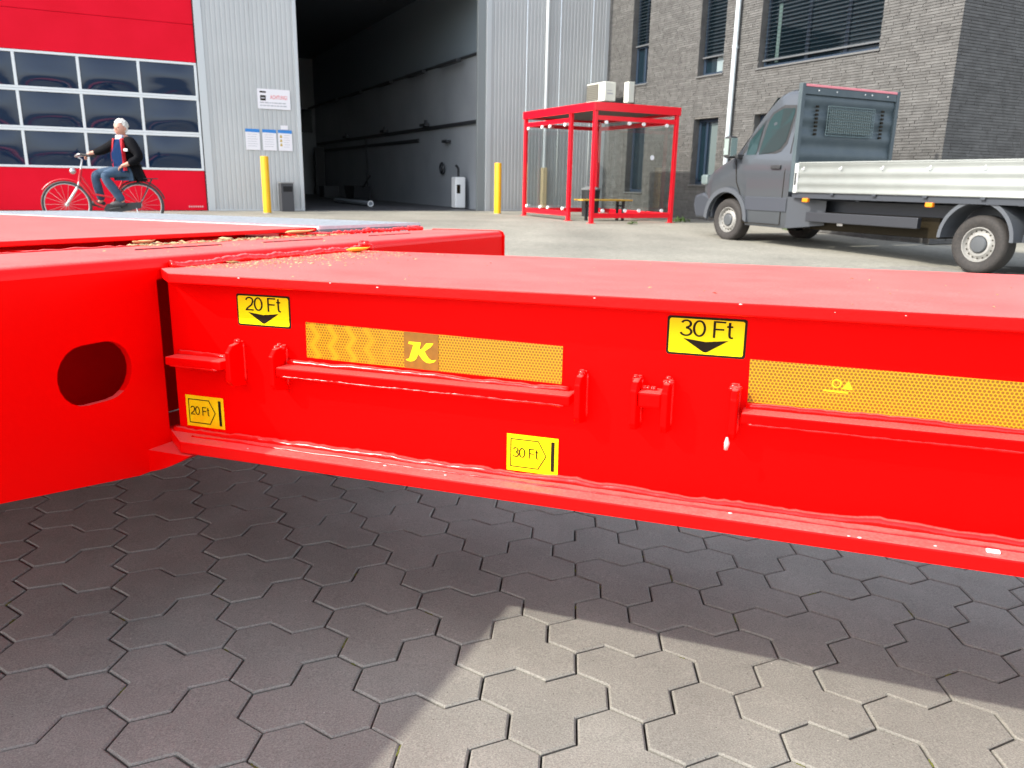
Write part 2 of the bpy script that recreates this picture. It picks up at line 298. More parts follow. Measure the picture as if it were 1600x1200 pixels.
def text_geo(txt, size, width=None):
    cu = bpy.data.curves.new('t', 'FONT'); cu.body = txt; cu.size = size; cu.resolution_u = 3
    ob = bpy.data.objects.new('t', cu); COL.objects.link(ob); dg = bpy.context.evaluated_depsgraph_get(); dg.update()
    me = bpy.data.meshes.new_from_object(ob.evaluated_get(dg)); vs = np.array([v.co[:2] for v in me.vertices]); fs = [tuple(p.vertices) for p in me.polygons]
    bpy.data.objects.remove(ob); bpy.data.curves.remove(cu); bpy.data.meshes.remove(me)
    mn, mxx = vs.min(0), vs.max(0); vs = vs-(mn+mxx)/2
    if width: vs[:, 0] *= width/(mxx[0]-mn[0])
    return vs, fs
def glyph_geo(txt, H, sw=.102, wx=1.34):
    def arc(cx, cy, rx, ry, a0, a1, n=14): return [(cx+rx*cos(radians(a0+(a1-a0)*k/n)), cy+ry*sin(radians(a0+(a1-a0)*k/n))) for k in range(n+1)]
    h = sw/2
    G = {'0': (.56, [(arc(.28, .5, .235, .5-h, 0, 360, 28), True)]),
         '2': (.56, [([*arc(.275, .715, .22, .285-h, 172, -28, 14), (.40, .42), (.2, .24), (.09, .13), (.055, h), (.53, h)], False)]),
         '3': (.56, [(arc(.265, .745, .195, .255-h, 165, -78, 12)+arc(.265, .275, .235, .275-h, 82, -168, 14), False)]),
         'F': (.60, [([(.085, 0), (.085, 1-h), (.56, 1-h)], False), ([(.085, .51), (.5, .51)], False)]),
         't': (.30, [([(.13, .95), (.13, .2), (.16, .08), (.22, h), (.29, h+.005)], False), ([(.01, .70), (.27, .70)], False)]), ' ': (.28, [])}
    V = []; Fc = []; x0 = 0
    for ch in txt:
        adv, st = G[ch]
        for pts, closed in st:
            P = [np.array(p, float) for p in pts]
            if closed: P = P[:-1]
            n = len(P); L = []; Rr = []
            for i in range(n):
                d1 = P[i]-P[i-1] if (closed or i > 0) else P[1]-P[0]; d2 = P[(i+1) % n]-P[i] if (closed or i < n-1) else P[i]-P[i-1]
                d1 = d1/np.linalg.norm(d1); d2 = d2/np.linalg.norm(d2); m = np.array([-d1[1]-d2[1], d1[0]+d2[0]]); m = m/max(m@m, .8)*2*h
                L.append(P[i]+m); Rr.append(P[i]-m)
            k = len(V); V += [((x0+p[0])*H, (p[1]-.5)*H) for p in L+Rr]
            Fc += [(k+i, k+(i+1) % n, k+n+(i+1) % n, k+n+i) for i in range(n if closed else n-1)]
        x0 += adv
    V = np.array(V); V[:, 0] *= wx; V[:, 0] -= (V[:, 0].min()+V[:, 0].max())/2; return V, Fc
def stroke(mb, pts, w, ex, ey, o, closed=True):
    """flat outline with mitred corners"""
    n = len(pts); P = [np.array(p, float) for p in pts]; inn = []; out = []
    for i in range(n):
        a, b, c = P[i-1], P[i], P[(i+1) % n]; d1 = (b-a)/np.linalg.norm(b-a); d2 = (c-b)/np.linalg.norm(c-b)
        n1 = np.array([-d1[1], d1[0]]); n2 = np.array([-d2[1], d2[0]]); m = n1+n2; m = m/(m@m)*2*.5
        inn.append(b+m*w); out.append(b-m*w)
    ex, ey, o = np.array(ex), np.array(ey), np.array(o)
    vs = [o+ex*p[0]+ey*p[1] for p in inn+out]
    mb.add(vs, [(i, (i+1) % n, n+(i+1) % n, n+i) for i in range(n)]); return mb
def rrect(cx, cy, w, h, r, n=4):
    out = []
    for sx, sy, a0 in ((1, 1, 0), (-1, 1, 90), (-1, -1, 180), (1, -1, 270)):
        out += [(cx+sx*(w/2-r)+r*cos(radians(a0+90*k/n)), cy+sy*(h/2-r)+r*sin(radians(a0+90*k/n))) for k in range(n+1)]
    return out
def weld(p0, p1, r, seed=0, step=.006, n=7, amp=.35):
    rg = random.Random(seed); p0 = np.array(p0, float); p1 = np.array(p1, float); L = np.linalg.norm(p1-p0); k = max(3, int(L/step)); pts = []; rs = []; a = b = 0
    for i in range(k+1):
        a = .8*a+.2*rg.uniform(-1, 1); b = .8*b+.2*rg.uniform(-1, 1)
        pts.append(p0+(p1-p0)*i/k+np.array([0, a, b])*r*.9); rs.append(r*(1+amp*rg.uniform(-1, 1)*.4+amp*a*1.6))
    return MB().tube(pts, rs, n)

# ---------------------------------------------------------------- ground
HS = .0645; PH = 12.9919*HS      # hexagon side; camera height over the near paving
TH, TX, TY = -0.5905, 2.1722, 20.7653
def lat(i, j):
    x, y = i+j*.5, j*sqrt(3)/2; return np.array([(cos(TH)*x-sin(TH)*y+TX)*HS, (sin(TH)*x+cos(TH)*y+TY)*HS])
def sstep(a, b, x):
    t = np.clip((x-a)/(b-a), 0, 1); return t*t*(3-2*t)
def ground_z(x, y):
    """camera-relative height of the finished surface"""
    w = -cos(YAW)*x+sin(YAW)*y
    near = (-PH-RP[0, 2]*x-RP[1, 2]*y)/RP[2, 2]
    far = np.interp(w, [-60, 3, 6, 10.1, 13.5, 18.85, 400], [-1.0, -1.0, -.978, -.89, -.805, -.762, -.775])
    t = sstep(2.6, 5.6, w); return np.clip(near, -2.5, 2)*(1-t)+far*t
def gz_uw(u, w):
    p = RS @ np.array([u, w, 0]); return float(ground_z(p[0], p[1]))

def yard_mat():
    n = YARD.node_tree.nodes; l = YARD.node_tree.links; b = n['Principled BSDF']; src = b.inputs['Base Color'].links[0].from_socket
    tc = n.new('ShaderNodeTexCoord'); v = None
    for sc, lo, hi, st in ((.35, .86, 1.1, (1, 1, 1)), (.9, .88, 1.08, (1.0, .18, 1)), (14, .9, 1.1, (1, 1, 1)), (90, .8, 1.2, (1, 1, 1))):
        mp = n.new('ShaderNodeMapping'); mp.inputs['Scale'].default_value = st; mp.inputs['Rotation'].default_value = (0, 0, -.47); l.new(tc.outputs['Object'], mp.inputs[0])
        t = n.new('ShaderNodeTexNoise'); t.inputs['Scale'].default_value = sc; t.inputs['Detail'].default_value = 6; l.new(mp.outputs[0], t.inputs[0])
        r = n.new('ShaderNodeMapRange'); r.inputs['From Min'].default_value = .35; r.inputs['From Max'].default_value = .65; r.inputs['To Min'].default_value = lo; r.inputs['To Max'].default_value = hi; l.new(t.outputs[0], r.inputs[0])
        if v is None: v = r.outputs[0]
        else: m = n.new('ShaderNodeMath'); m.operation = 'MULTIPLY'; l.new(v, m.inputs[0]); l.new(r.outputs[0], m.inputs[1]); v = m.outputs[0]
    s_ = n.new('ShaderNodeVectorMath'); s_.operation = 'SCALE'; l.new(src, s_.inputs[0]); l.new(v, s_.inputs['Scale']); l.new(s_.outputs[0], b.inputs['Base Color'])
yard_mat()
# one sheet to the horizon: fine near, coarse far
def axis(a, b, step, far):
    c = list(np.arange(a, b+1e-6, step)); s = step
    lo = [a]; hi = [b]
    while hi[-1] < far: s *= 1.35; hi.append(hi[-1]+s); lo.append(lo[-1]-s)
    return np.array(sorted(lo[1:])+c+hi[1:])
xs = axis(-10, 14, .25, 600); ys = axis(-3, 24, .25, 600)
mb = MB(); nx, ny = len(xs), len(ys)
vs = [(x, y, float(ground_z(np.clip(x, -30, 30), np.clip(y, -12, 60)))-.014*(1-sstep(6.8, 7.2, -cos(YAW)*x+sin(YAW)*y))) for y in ys for x in xs]
mb.add(vs, [(j*nx+i, j*nx+i+1, (j+1)*nx+i+1, (j+1)*nx+i) for j in range(ny-1) for i in range(nx-1)])
ground = solo('yard_ground', mb, YARD, RW, (0, 0, 0), None, None, kind='structure', smooth=180)
ground.data.materials.append(SAND)
for p in ground.data.polygons:
    c = p.center
    if -cos(YAW)*c[0]+sin(YAW)*c[1] < 6.3: p.material_index = 1

# pavers: three regular hexagons fused round a common corner, laid in two orientations
def paver_outline(kind):
    if kind == 'A': V = [(0, 0), (0, 1), (1, 1), (1, 2), (2, 2), (3, 1), (3, 0), (4, -1), (4, -2), (3, -2), (2, -1), (1, -1)]; c = (2, 0)
    else: V = [(-1, 0), (-2, 1), (-2, 2), (-3, 3), (-3, 4), (-2, 4), (-1, 3), (0, 3), (1, 2), (1, 1), (0, 1), (0, 0)]; c = (-1, 2)
    C = lat(*c); return [lat(*v)-C for v in V][::-1]
def inset(poly, d):
    n = len(poly); out = []
    for i in range(n):
        a, b, c = poly[i-1], poly[i], poly[(i+1) % n]; d1 = (b-a)/np.linalg.norm(b-a); d2 = (c-b)/np.linalg.norm(c-b)
        n1 = np.array([-d1[1], d1[0]]); n2 = np.array([-d2[1], d2[0]]); m = n1+n2; out.append(b+m/(m@m)*2*d)
    return out
def paver_geo(kind, low=False):
    base = paver_outline(kind); a = inset(base, .0017); b = inset(base, .0050); n = 12
    if sum(base[i][0]*base[(i+1) % 12][1]-base[(i+1) % 12][0]*base[i][1] for i in range(12)) < 0: raise RuntimeError('winding')
    v = [(*p, -.012) for p in a]+[(*p, -.0026) for p in a]+[(*p, 0) for p in b]
    f = [(i, (i+1) % n, n+(i+1) % n, n+i) for i in range(n)]+[(n+i, n+(i+1) % n, 2*n+(i+1) % n, 2*n+i) for i in range(n)]+[tuple(range(2*n, 3*n))]
    return v, f
pv = {k: paver_geo(k) for k in 'AU'}
pmesh = {}
for k in 'AU':
    q = MB().add(*pv[k]); pmesh[k] = make_mesh('paver', q, CON)
cells = []
for m in range(-40, 41):
    for k in range(-60, 61):
        for kind, c in (('A', (2+6*m, 3*k)), ('U', (-1+6*m, 2+3*k))):
            p = lat(*c)
            if -9 < p[0] < 12 and -3 < p[1] < 12: cells.append((kind, p))
def near_score(p):
    P = RP @ np.array([p[0], p[1], -PH]); d = P @ fwd
    if d < .35: return 99
    px = 800+1215*(P @ ix)/d; py = 600-1215*(P @ iu)/d
    if not (-160 < px < 1760 and 640 < py < 1330): return 50+np.hypot(*P[:2])
    return d
cells.sort(key=lambda c: near_score(c[1]))
rg = random.Random(3)
far = MB()
for i, (kind, p) in enumerate(cells):
    if i < 300:
        o = bpy.data.objects.new('paver', pmesh[kind]); COL.objects.link(o); o.parent = ground
        R = Matrix(RP.tolist()).to_4x4() @ Matrix.Rotation(rg.uniform(-.0035, .0035), 4, 'X') @ Matrix.Rotation(rg.uniform(-.0035, .0035), 4, 'Y') @ Matrix.Rotation(rg.uniform(-.004, .004), 4, 'Z')
        R.translation = Vector(RP @ np.array([p[0]+rg.uniform(-.0005, .0005), p[1]+rg.uniform(-.0005, .0005), -PH+rg.uniform(-.0006, .0008)])); o.matrix_basis = R
    else:
        w = -cos(YAW)*p[0]+sin(YAW)*p[1]
        if w > 6.75: continue
        v, f = pv[kind]; dz = rg.uniform(-.001, .001)
        far.add([(p[0]+q[0], p[1]+q[1], float(ground_z(p[0]+q[0], p[1]+q[1]))+q[2]+dz) for q in v[12:]], [tuple(i-12 for i in t) for t in f[12:]])
part('pavers_beyond', far, CONI, ground, stuff=True)
# moss and grit lying in some joints
q = MB()
EDG = [((0, 0), (0, 1)), ((1, -1), (0, 0)), ((1, -1), (2, -1)), ((3, -2), (2, -1)), ((3, -2), (4, -2)), ((3, 0), (4, -1)), ((2, 2), (3, 1)), ((1, 2), (2, 2))]
for i in range(46):
    m_, k_ = rg.randint(-2, 1), rg.randint(-3, 4); e0, e1 = rg.choice(EDG); A_ = lat(e0[0]+6*m_, e0[1]+3*k_); B_ = lat(e1[0]+6*m_, e1[1]+3*k_); t0 = rg.uniform(0, .6)
    for t in range(rg.randint(6, 22)):
        b = A_+(B_-A_)*(t0+t*.017); P = RP @ np.array([b[0]+rg.gauss(0, .0008), b[1]+rg.gauss(0, .0008), -PH-.0035]); r_ = rg.uniform(.0012, .0026); q.ball(P, r_, 5, 4, (1, 1, .8))
part('joint_moss', q, MOSS, ground, stuff=True)

# ---------------------------------------------------------------- the red trailer chassis
EX, EY, EZ = (1, 0, 0), (0, 1, 0), (0, 0, 1)
tl = thing('trailer_chassis', 'bright red container trailer chassis with a yellow marked steel beam running right', 'trailer', RT, (-.6, 1.44, -.838))
SPX = 2.6; GL = -6.2
mb = MB().prism([(-1.135, 1.165), (-1.035, 1.08), (SPX, 1.08), (SPX, 1.8), (-1.135, 1.8)], EX, EY, EZ, (0, 0, -.145), .018); part('beam_top_plate', mb, RED, tl, bevel=.0022)
for y0, y1 in ((1.14, 1.15), (1.73, 1.74)):
    mb = MB().box((-1.092 if y0 < 1.5 else -1.135, y0, -.436), (SPX, y1, -.145)); part('beam_web', mb, REDL, tl)  # near web stops short, leaving a dark gap as the corner shade
for y0, y1 in ((1.08, 1.215), (1.665, 1.8)):
    mb = MB().prism([(-1.12, y0+.06), (-1.04, y0), (SPX, y0), (SPX, y1), (-1.12, y1)], EX, EY, EZ, (0, 0, -.459), .0228); part('beam_bottom_flange', mb, RED, tl, bevel=.003)
mb = MB()
for x in (-.62, .1, .8, 1.6): mb.box((x, 1.15, -.43), (x+.008, 1.73, -.15))
part('inner_stiffener', mb, REDL, tl)
# cross bolster, 2.5 degrees out of square like the photograph shows
SK = .04
def bx(x, y): return x+SK*(y-1.1)
YN, YF = .12, 2.77
def zb(y): return -.503 if 1.05 < y < 1.83 else (-.503+(1.05-y)*.153 if y <= 1.05 else -.503+(y-1.83)*.153)
def yzpt(x): return lambda y, z: (bx(x, y), y, z)
hole = [(.983+sx*.022+.052*cos(a), -.295+.052*sin(a)) for sx, a in [(1, radians(-90+180*k/10)) for k in range(11)]+[(-1, radians(90+180*k/10)) for k in range(11)]]
outer = [(YN, zb(YN)), (1.05, -.503), (1.83, -.503), (YF, zb(YF)), (YF, -.125), (YN, -.125)]
shade_gap = [(1.13, -.434), (1.728, -.434), (1.728, -.147), (1.13, -.147)]   # added opening: its dark gap stands in for shade in the corner
mb = MB(); mb.flat(outer, (SK, 1, 0), EZ, (-1.11-SK*1.1, 0, 0), [hole, shade_gap])
n = len(hole)
mb.add([(bx(-1.11, y), y, z) for y, z in hole]+[(bx(-1.122, y), y, z) for y, z in hole], [(i, (i+1) % n, n+(i+1) % n, n+i) for i in range(n)])
hole_r = list(hole); mb.flat(outer, (SK, 1, 0), EZ, (-1.122-SK*1.1, 0, 0), [hole_r, shade_gap])
part('bolster_face', mb, REDL, tl, label='large red face with an oval hole')
prof = [(-1.11, -.125)]+[(-1.13+.02*cos(radians(a)), -.125+.02*sin(radians(a))) for a in (15, 30, 45, 60, 75, 90)]+[(-1.385, -.105), (-1.397, -.108), (-1.40, -.118)]
mb = MB(); ys_ = [YN, 1.0, 2.0, YF]
for y in ys_: mb.add([(bx(x, y), y, z) for x, z in prof], [])
n = len(prof); mb.f += [(j*n+i, j*n+i+1, (j+1)*n+i+1, (j+1)*n+i) for j in range(len(ys_)-1) for i in range(n-1)]
part('bolster_top_plate', mb, RED, tl, smooth=30)
mb = MB()
for y0, y1 in ((1.05, 1.83), (1.83, YF)):
    a = [(bx(-1.11, y0), y0, zb(y0+.0001) if y0 != 1.05 else -.503), (bx(-1.40, y0), y0, zb(y0) if y0 != 1.05 else -.503), (bx(-1.40, y1), y1, zb(y1)), (bx(-1.11, y1), y1, zb(y1))]
    mb.add(a, [(0, 1, 2, 3)])
part('bolster_bottom_plate', mb, REDL, tl)
mb = MB().box((-1.412, YN, -.36), (-1.40, YF, -.118)); mb.v = [(bx(x, y), y, z) for x, y, z in mb.v]
mb2 = MB().box((-1.41, YN, -.50), (-1.40, YF, -.36)); mb2.v = [(bx(x, y), y, z) for x, y, z in mb2.v]; mb.add(mb2.v, mb2.f)
mb.box((-1.40, .968, -.5), (-1.36, .976, -.13)); part('bolster_back_plate', mb, REDL, tl)
for y in (YN, YF):
    mb = MB().prism([(bx(-1.41, y), zb(y)), (bx(-1.105, y), zb(y)), (bx(-1.105, y), -.122), (bx(-1.112, y), -.108), (bx(-1.125, y), -.1025), (bx(-1.40, y), -.1025)], EX, EZ, EY, (0, y-.006, 0), .012)
    part('bolster_end_cap', mb, REDL, tl, bevel=.002)
# side pieces left of the bolster
mb = MB()
pl = [(-1.470, .2), (-1.470, 2.30), (-2.3, 2.5), (-4.2, 2.86), (GL, 3.2), (GL, .2)]
mb.prism(pl[::-1], EX, EY, EZ, (0, 0, -.0985), .0115)
part('deck_plate', mb, RED, tl, bevel=.002)
mb = MB()
for x in (-1.9, -2.6, -3.3, -4.3): mb.box((x, .2, -.3), (x+.06, 2.3, -.106))
mb.box((-6.2, 1.14, -.45), (-1.42, 1.15, -.106)).box((-6.2, 1.73, -.45), (-1.42, 1.74, -.106)).box((-6.2, 1.08, -.47), (-1.42, 1.8, -.451)).box((-6.2, .2, -.36), (-1.5, .21, -.106))
part('chassis_frame', mb, REDL, tl)
for a_, b_ in (((-1.492, 1.0, -.118), (-1.405, .93, -.103)), ((-1.492, 2.02, -.118), (-1.39, 2.2, -.101))): part('slot_filler', MB().box(a_, b_), REDL, tl, bevel=.002)
mb = MB().box((-1.40, .13, -.126), (-1.39, 2.7, -.12)); mb.v = [(bx(x, y), y, z) for x, y, z in mb.v]; 
# galvanised grating on the far side
gn0, gn1, gf0, gf1 = np.array([-1.462, 2.19]), np.array([-4.2, 2.9]), np.array([-1.435, 2.86]), np.array([-4.2, 3.72])
mb = MB(); zt = -.083
def gp(s_, t): return (gn0+(gn1-gn0)*s_)*(1-t)+(gf0+(gf1-gf0)*s_)*t
def gbar(a, b, w_, z0, z1):
    d = (b-a)/np.linalg.norm(b-a); nn = np.array([-d[1], d[0]])*w_/2
    mb.prism([a-nn, b-nn, b+nn, a+nn], EX, EY, EZ, (0, 0, z0), z1-z0)
for i in range(80): gbar(gp(i/79, 0), gp(i/79, 1), .0045, zt-.03, zt)
for t in np.linspace(0, 1, 20): gbar(gp(0, t), gp(1, t), .004, zt-.028, zt-.0015)
part('galvanised_grating', mb, GALV, tl, stuff=True)
mb = MB()
for a, b in ((gp(0, 0), gp(1, 0)), (gp(0, 0), gp(0, 1)), (gp(0, 1), gp(1, 1))): mb.tube([(*a, zt-.018), (*b, zt-.018)], .010, 4)
part('grating_frame', mb, SILL, tl)
mb = MB().prism([(-1.462, 2.2), (-1.5, 2.85), (-6, 4.3), (-6, 2.9)], EX, EY, EZ, (0, 0, -.16), .03); part('grating_support', mb, REDL, tl)
# gusset under the joint
mb = MB()
g = [(-1.13, -.503)]+[(-1.13+.115*t, -.505+.044*(t**1.6)) for t in np.linspace(.1, 1, 8)]+[(-1.13, -.4595)]
mb.prism(g, EX, EZ, EY, (0, 1.075, 0), .1); part('gusset', mb, REDL, tl, smooth=40)
# ledges with brackets on the web
LY = 1.101
for x0, x1, s_ in ((-1.078, -.953, 1), (-.835, -.305, 2), (-.055, SPX, 3)):
    mb = MB(); k = max(4, int((x1-x0)/.03)); rr = random.Random(s_)
    mb.box((x0, LY, -.3), (x1, 1.1405, -.284)); led = part('ledge', mb, REDL, tl, bevel=.0025)
    part('weld_bead', weld((x0+.004, 1.134, -.2815), (x1-.01, 1.134, -.2815), .005, s_, amp=.2, step=.009), WELD, led, smooth=180)
    part('weld_bead', weld((x0+.01, LY+.002, -.3), (x1-.01, LY+.002, -.3), .0022, s_+9, amp=.6), WELD, led, smooth=180)
def bracket(x, z0=-.327, z1=-.254, w=.010, y=LY-.003):
    mb = MB().prism([(1.1405, z0-.006), (y+.008, z0), (y, z0+.01), (y, z1-.012), (y+.012, z1), (1.1405, z1+.004)], EY, EZ, EX, (x-w/2, 0, 0), w)
    b = part('bracket', mb, REDL, tl, bevel=.002)
    q = MB(); rr = random.Random(int(x*1000))
    for i in range(4): q.ball((x+rr.uniform(-.006, .006), 1.128+rr.uniform(-.01, .006), z1+rr.uniform(-.004, .005)), rr.uniform(.0035, .0062), 8, 6, (1.2, 1, .8))
    part('weld_blob', q, WELD, b, smooth=180)
    part('weld_bead', weld((x+w/2, 1.138, z0+.004), (x+w/2, 1.138, z1), .003, int(x*999)), WELD, b, smooth=180)
    return b
for x in (-.934, -.842, -.293, -.208, -.1625, -.0665): bracket(x)
mb = MB().box((-.203, LY+.002, -.291), (-.168, 1.1405, -.268)); cb = part('bracket_crossbar', mb, REDL, tl, bevel=.003)
q = MB(); [q.ball((-.186+random.uniform(-.014, .014), 1.124, -.266), .004, 8, 6) for _ in range(5)]; part('weld_blob', q, WELD, cb, smooth=180)
part('paint_run', MB().tube([(-.071, 1.09, -.318), (-.0705, 1.088, -.326), (-.0715, 1.089, -.336)], [.0015, .004, .0028], 8), mat('primer', (.62, .45, .42), .3), tl, smooth=180)
part('weld_bead', weld((-1.1, 1.136, -.4345), (SPX, 1.136, -.4345), .007, 21, step=.01, amp=.22), WELD, tl, smooth=180)
part('weld_bead', weld((-1.04, 1.112, -.4362), (SPX, 1.108, -.4362), .003, 22, step=.01, amp=.4), WELD, tl, smooth=180)
part('weld_bead', weld((bx(-1.103, 1.16), 1.16, -.124), (bx(-1.103, 1.82), 1.82, -.124), .0085, 23), WELD, tl, smooth=180)
part('weld_bead', weld((bx(-1.41, 2.0), 2.0, -.1), (bx(-1.43, 2.74), 2.74, -.1), .006, 25, amp=.9), WELD, tl, smooth=180)
part('weld_bead', weld((bx(-1.395, .1), .14, -.1055), (bx(-1.395, 2.2), 2.2, -.1055), .0035, 26, step=.012, amp=.9), WELD, tl, smooth=180)
q = MB(); [q.ball((bx(-1.1, 1.82)+random.uniform(-.012, .012), 1.82+random.uniform(-.02, .02), -.12+random.uniform(-.01, .012)), .011, 8, 6) for _ in range(9)]; part('weld_blob', q, WELD, tl, smooth=180)
for x0, y0 in ((-1.27, 1.25), (-1.24, 1.62), (-1.22, 2.1)): part('plate_seam', MB().tube([(x0-.005, y0, -.1045), (x0+.01, y0+.24, -.1045)], .0022, 5), mat('seam_dark', (.12, .003, .004), .5), tl)
# painted-over specks and chips on the beam edge
q = MB(); rr = random.Random(5)
for i in range(16):
    x = rr.uniform(-.9, .45); e = rr.random()
    if e < .3: q.ball((x, 1.0795, -.129-rr.uniform(0, .004)), rr.uniform(.0006, .0016), 6, 4, (1.6, .5, .7))
    else: q.ball((x, 1.0795+rr.uniform(0, .03), -.4355), rr.uniform(.001, .0024), 6, 4, (1.5, 1, .6))
part('paint_chip', q, mat('chip', (.6, .42, .4), .6), tl, stuff=True)

def sticker(cx, cz, w, h, txt, kind):
    y = 1.1392; o = (0, y, 0)
    if kind == 'down':
        st = part('sticker', MB().flat(rrect(cx, cz, w, h, .004), EX, EZ, o), BLK, tl, label='yellow %s sticker with black border and down arrow' % txt)
        part('yellow_field', MB().flat(rrect(cx, cz, w-.0065, h-.0065, .0032), EX, EZ, (0, y-.0005, 0)), YEL, st)
        vs, fs = glyph_geo(txt, .0245); part('lettering', MB().add([(cx+p[0], y-.001, cz+.0118+p[1]) for p in vs], fs), BLK, st)
        a = w*.285; part('arrow', MB().flat([(cx-a, cz-.0035), (cx, cz-.0072), (cx+a, cz-.0035), (cx+.002, cz-.0225), (cx-.002, cz-.0225)][::-1], EX, EZ, (0, y-.001, 0)), BLK, st)
    else:
        st = part('sticker', MB().flat([(cx-w/2, cz-h/2), (cx+w/2, cz-h/2), (cx+w/2, cz+h/2), (cx-w/2, cz+h/2)], EX, EZ, o), YOR if '20' in txt else YEL, tl, label='amber %s sticker with arrow outline and black bar' % txt)
        l_, r_, t_, b_ = cx-w*.42, cx+w*.12, cz+h*.37, cz-h*.38
        m_ = stroke(MB(), [(l_, b_), (r_, b_), (cx+w*.27, cz-.001), (r_, t_), (l_, t_)], .0017, EX, EZ, (0, y-.0006, 0)); m_.box((cx+w*.365, y-.0007, cz-h*.40), (cx+w*.43, y-.0006, cz+h*.40))
        part('arrow_outline', m_, BLK, st)
        vs, fs = glyph_geo(txt, .0168, .1, 1.14); part('lettering', MB().add([(cx-w*.13+p[0], y-.001, cz+.001+p[1]) for p in vs], fs), BLK, st)
sticker(-.882, -.1932, .1135, .0572, '20 Ft', 'down'); sticker(-.1145, -.1860, .1125, .0572, '30 Ft', 'down')
sticker(-1.029, -.3940, .0882, .0608, '20 Ft', 'side'); sticker(-.3754, -.3967, .0872, .0620, '30 Ft', 'side')
y = 1.139
t1 = part('reflective_tape', MB().add([(-.7955, y, -.270), (-.329, y, -.2755), (-.3285, y, -.2155), (-.795, y, -.2073)], [(0, 1, 2, 3)]), TAPE, tl, label='amber honeycomb tape with a K patch')
def tz(x, t): return (-.270-.0118*(x+.7955))*(1-t)+(-.2073-.0176*(x+.795))*t
part('logo_patch', MB().add([(-.6035, y-.0005, tz(-.6035, 0)), (-.5405, y-.0005, tz(-.5405, 0)), (-.5405, y-.0005, tz(-.5405, 1)), (-.6035, y-.0005, tz(-.6035, 1))], [(0, 1, 2, 3)]), TAPEB, t1)
K = [(225, 425), (235, 383), (462, 408), (430, 545), (480, 520), (560, 425), (695, 430), (640, 500), (530, 570), (560, 640), (610, 710), (660, 745), (745, 735), (700, 780), (620, 797), (560, 785), (490, 730), (410, 620), (375, 700), (330, 745), (260, 757), (190, 735), (170, 715), (235, 700), (265, 610), (320, 445)]
KP = [(-.6035+(a-140)/640*.063, -.2108-(b-.1*(a-140)-195)/690*.0625) for a, b in K]
part('logo_letter', MB().flat(KP, EX, EZ, (0, y-.001, 0)), TAPEY, t1)
t2 = part('reflective_tape', MB().add([(-.0497, y, -.2765), (.64, y, -.284), (.64, y, -.2205), (-.0511, y, -.2135)], [(0, 1, 2, 3)]), TAPE, tl, label='amber honeycomb tape at the right')
q = MB(); cx, cz = .074, -.2385
ring = [(cx-.008+.0055*cos(2*pi*k/16), cz+.0055*sin(2*pi*k/16)) for k in range(16)]; stroke(q, ring, .002, EX, EZ, (0, y-.0005, 0))
q.flat([(cx-.001, cz-.007), (cx+.0135, cz-.0075), (cx+.007, cz+.005)], EX, EZ, (0, y-.0005, 0)); q.flat([(cx-.024, cz-.012), (cx+.008, cz-.013), (cx+.008, cz-.0105), (cx-.024, cz-.0095)], EX, EZ, (0, y-.0005, 0))
part('tape_emblem', q, mat('tape_emblem_y', (.76, .44, .005), .4), t2)

# litter lying on the beam
q = MB(); rr = random.Random(11)
for i in range(2000):
    t = rr.random()
    if t < .5: yy = rr.uniform(1.175, 1.78); x = bx(-1.09, yy)+abs(rr.gauss(0, .11))*(.5+.8*(yy-1.1)); z = -.1268
    elif t < .54: x = rr.uniform(-1.0, 1.2); yy = rr.uniform(1.1, 1.79); z = -.1268
    elif t < .95: yy = rr.uniform(1.35, 2.15); x = bx(-1.39, yy)+rr.gauss(0, .018); z = -.1035
    else: yy = rr.uniform(1.1, 2.4); x = rr.uniform(-1.36, -1.15); z = -.1045
    r_ = rr.uniform(.0009, .0026)*(1.5 if .62 <= t < .95 else .75); a = rr.uniform(0, pi); e = rr.uniform(1, 2.6)
    dx, dy = cos(a)*r_*e, sin(a)*r_*e
    q.add([(x-dx, yy-dy, z), (x+dy*.5, yy-dx*.5, z), (x+dx, yy+dy, z+r_*.4), (x-dy*.2, yy+dx*.4, z+r_*1.1)], [(0, 1, 2), (0, 3, 1), (1, 3, 2), (0, 2, 3)])
o = solo('wood_debris', q, CRUMB, RT, (-1, 1.4, -.127), 'tan crumbs of wood scattered along the red joint', 'debris', kind='stuff')
del o['category']
def leaf(x, yy, z, s_, rot, m, label, curl=.4):
    q = MB(); P = []
    for i in range(7):
        t = i/6; wd = sin(pi*t**.8)*.42; 
        for k in (-1, 0, 1): P.append(((t-.5)*s_, k*wd*s_, abs(k)*curl*wd*s_*.6+curl*s_*(t-.4)**2*.9))
    P = [(x+p[0]*cos(rot)-p[1]*sin(rot), yy+p[0]*sin(rot)+p[1]*cos(rot), z+p[2]+.001) for p in P]
    q.add(P, [(i*3+k, (i+1)*3+k, (i+1)*3+k+1, i*3+k+1) for i in range(6) for k in (0, 1)])
    o = solo('fallen_leaf', q, m, RT, (x, yy, z), label, 'leaf', 'leaves fallen on the trailer', smooth=180)
    s2 = o.modifiers.new('solid', 'SOLIDIFY'); s2.thickness = .0006; return o
leaf(-1.035, 1.72, -.127, .06, .5, LEAF, 'bright yellow leaf beside the far end of the red joint', .7)
leaf(-1.075, 1.30, -.127, .028, 2.2, LEAFB, 'small brown leaf at the near end of the red joint')
leaf(-1.40, 1.40, -.104, .055, .3, mat('dry_leaf', (.62, .43, .2), .8), 'pale dry leaf across the near part of the black slot', .6)
leaf(-1.40, 2.0, -.102, .09, .9, mat('tan_leaf', (.6, .33, .13), .8), 'tan leaf at the far end of the wood crumbs', .5)
leaf(-1.39, 1.66, -.104, .04, 2.6, mat('dry_leaf', (.62, .43, .2), .8), 'small curled dry leaf in the middle of the wood crumbs', .5)
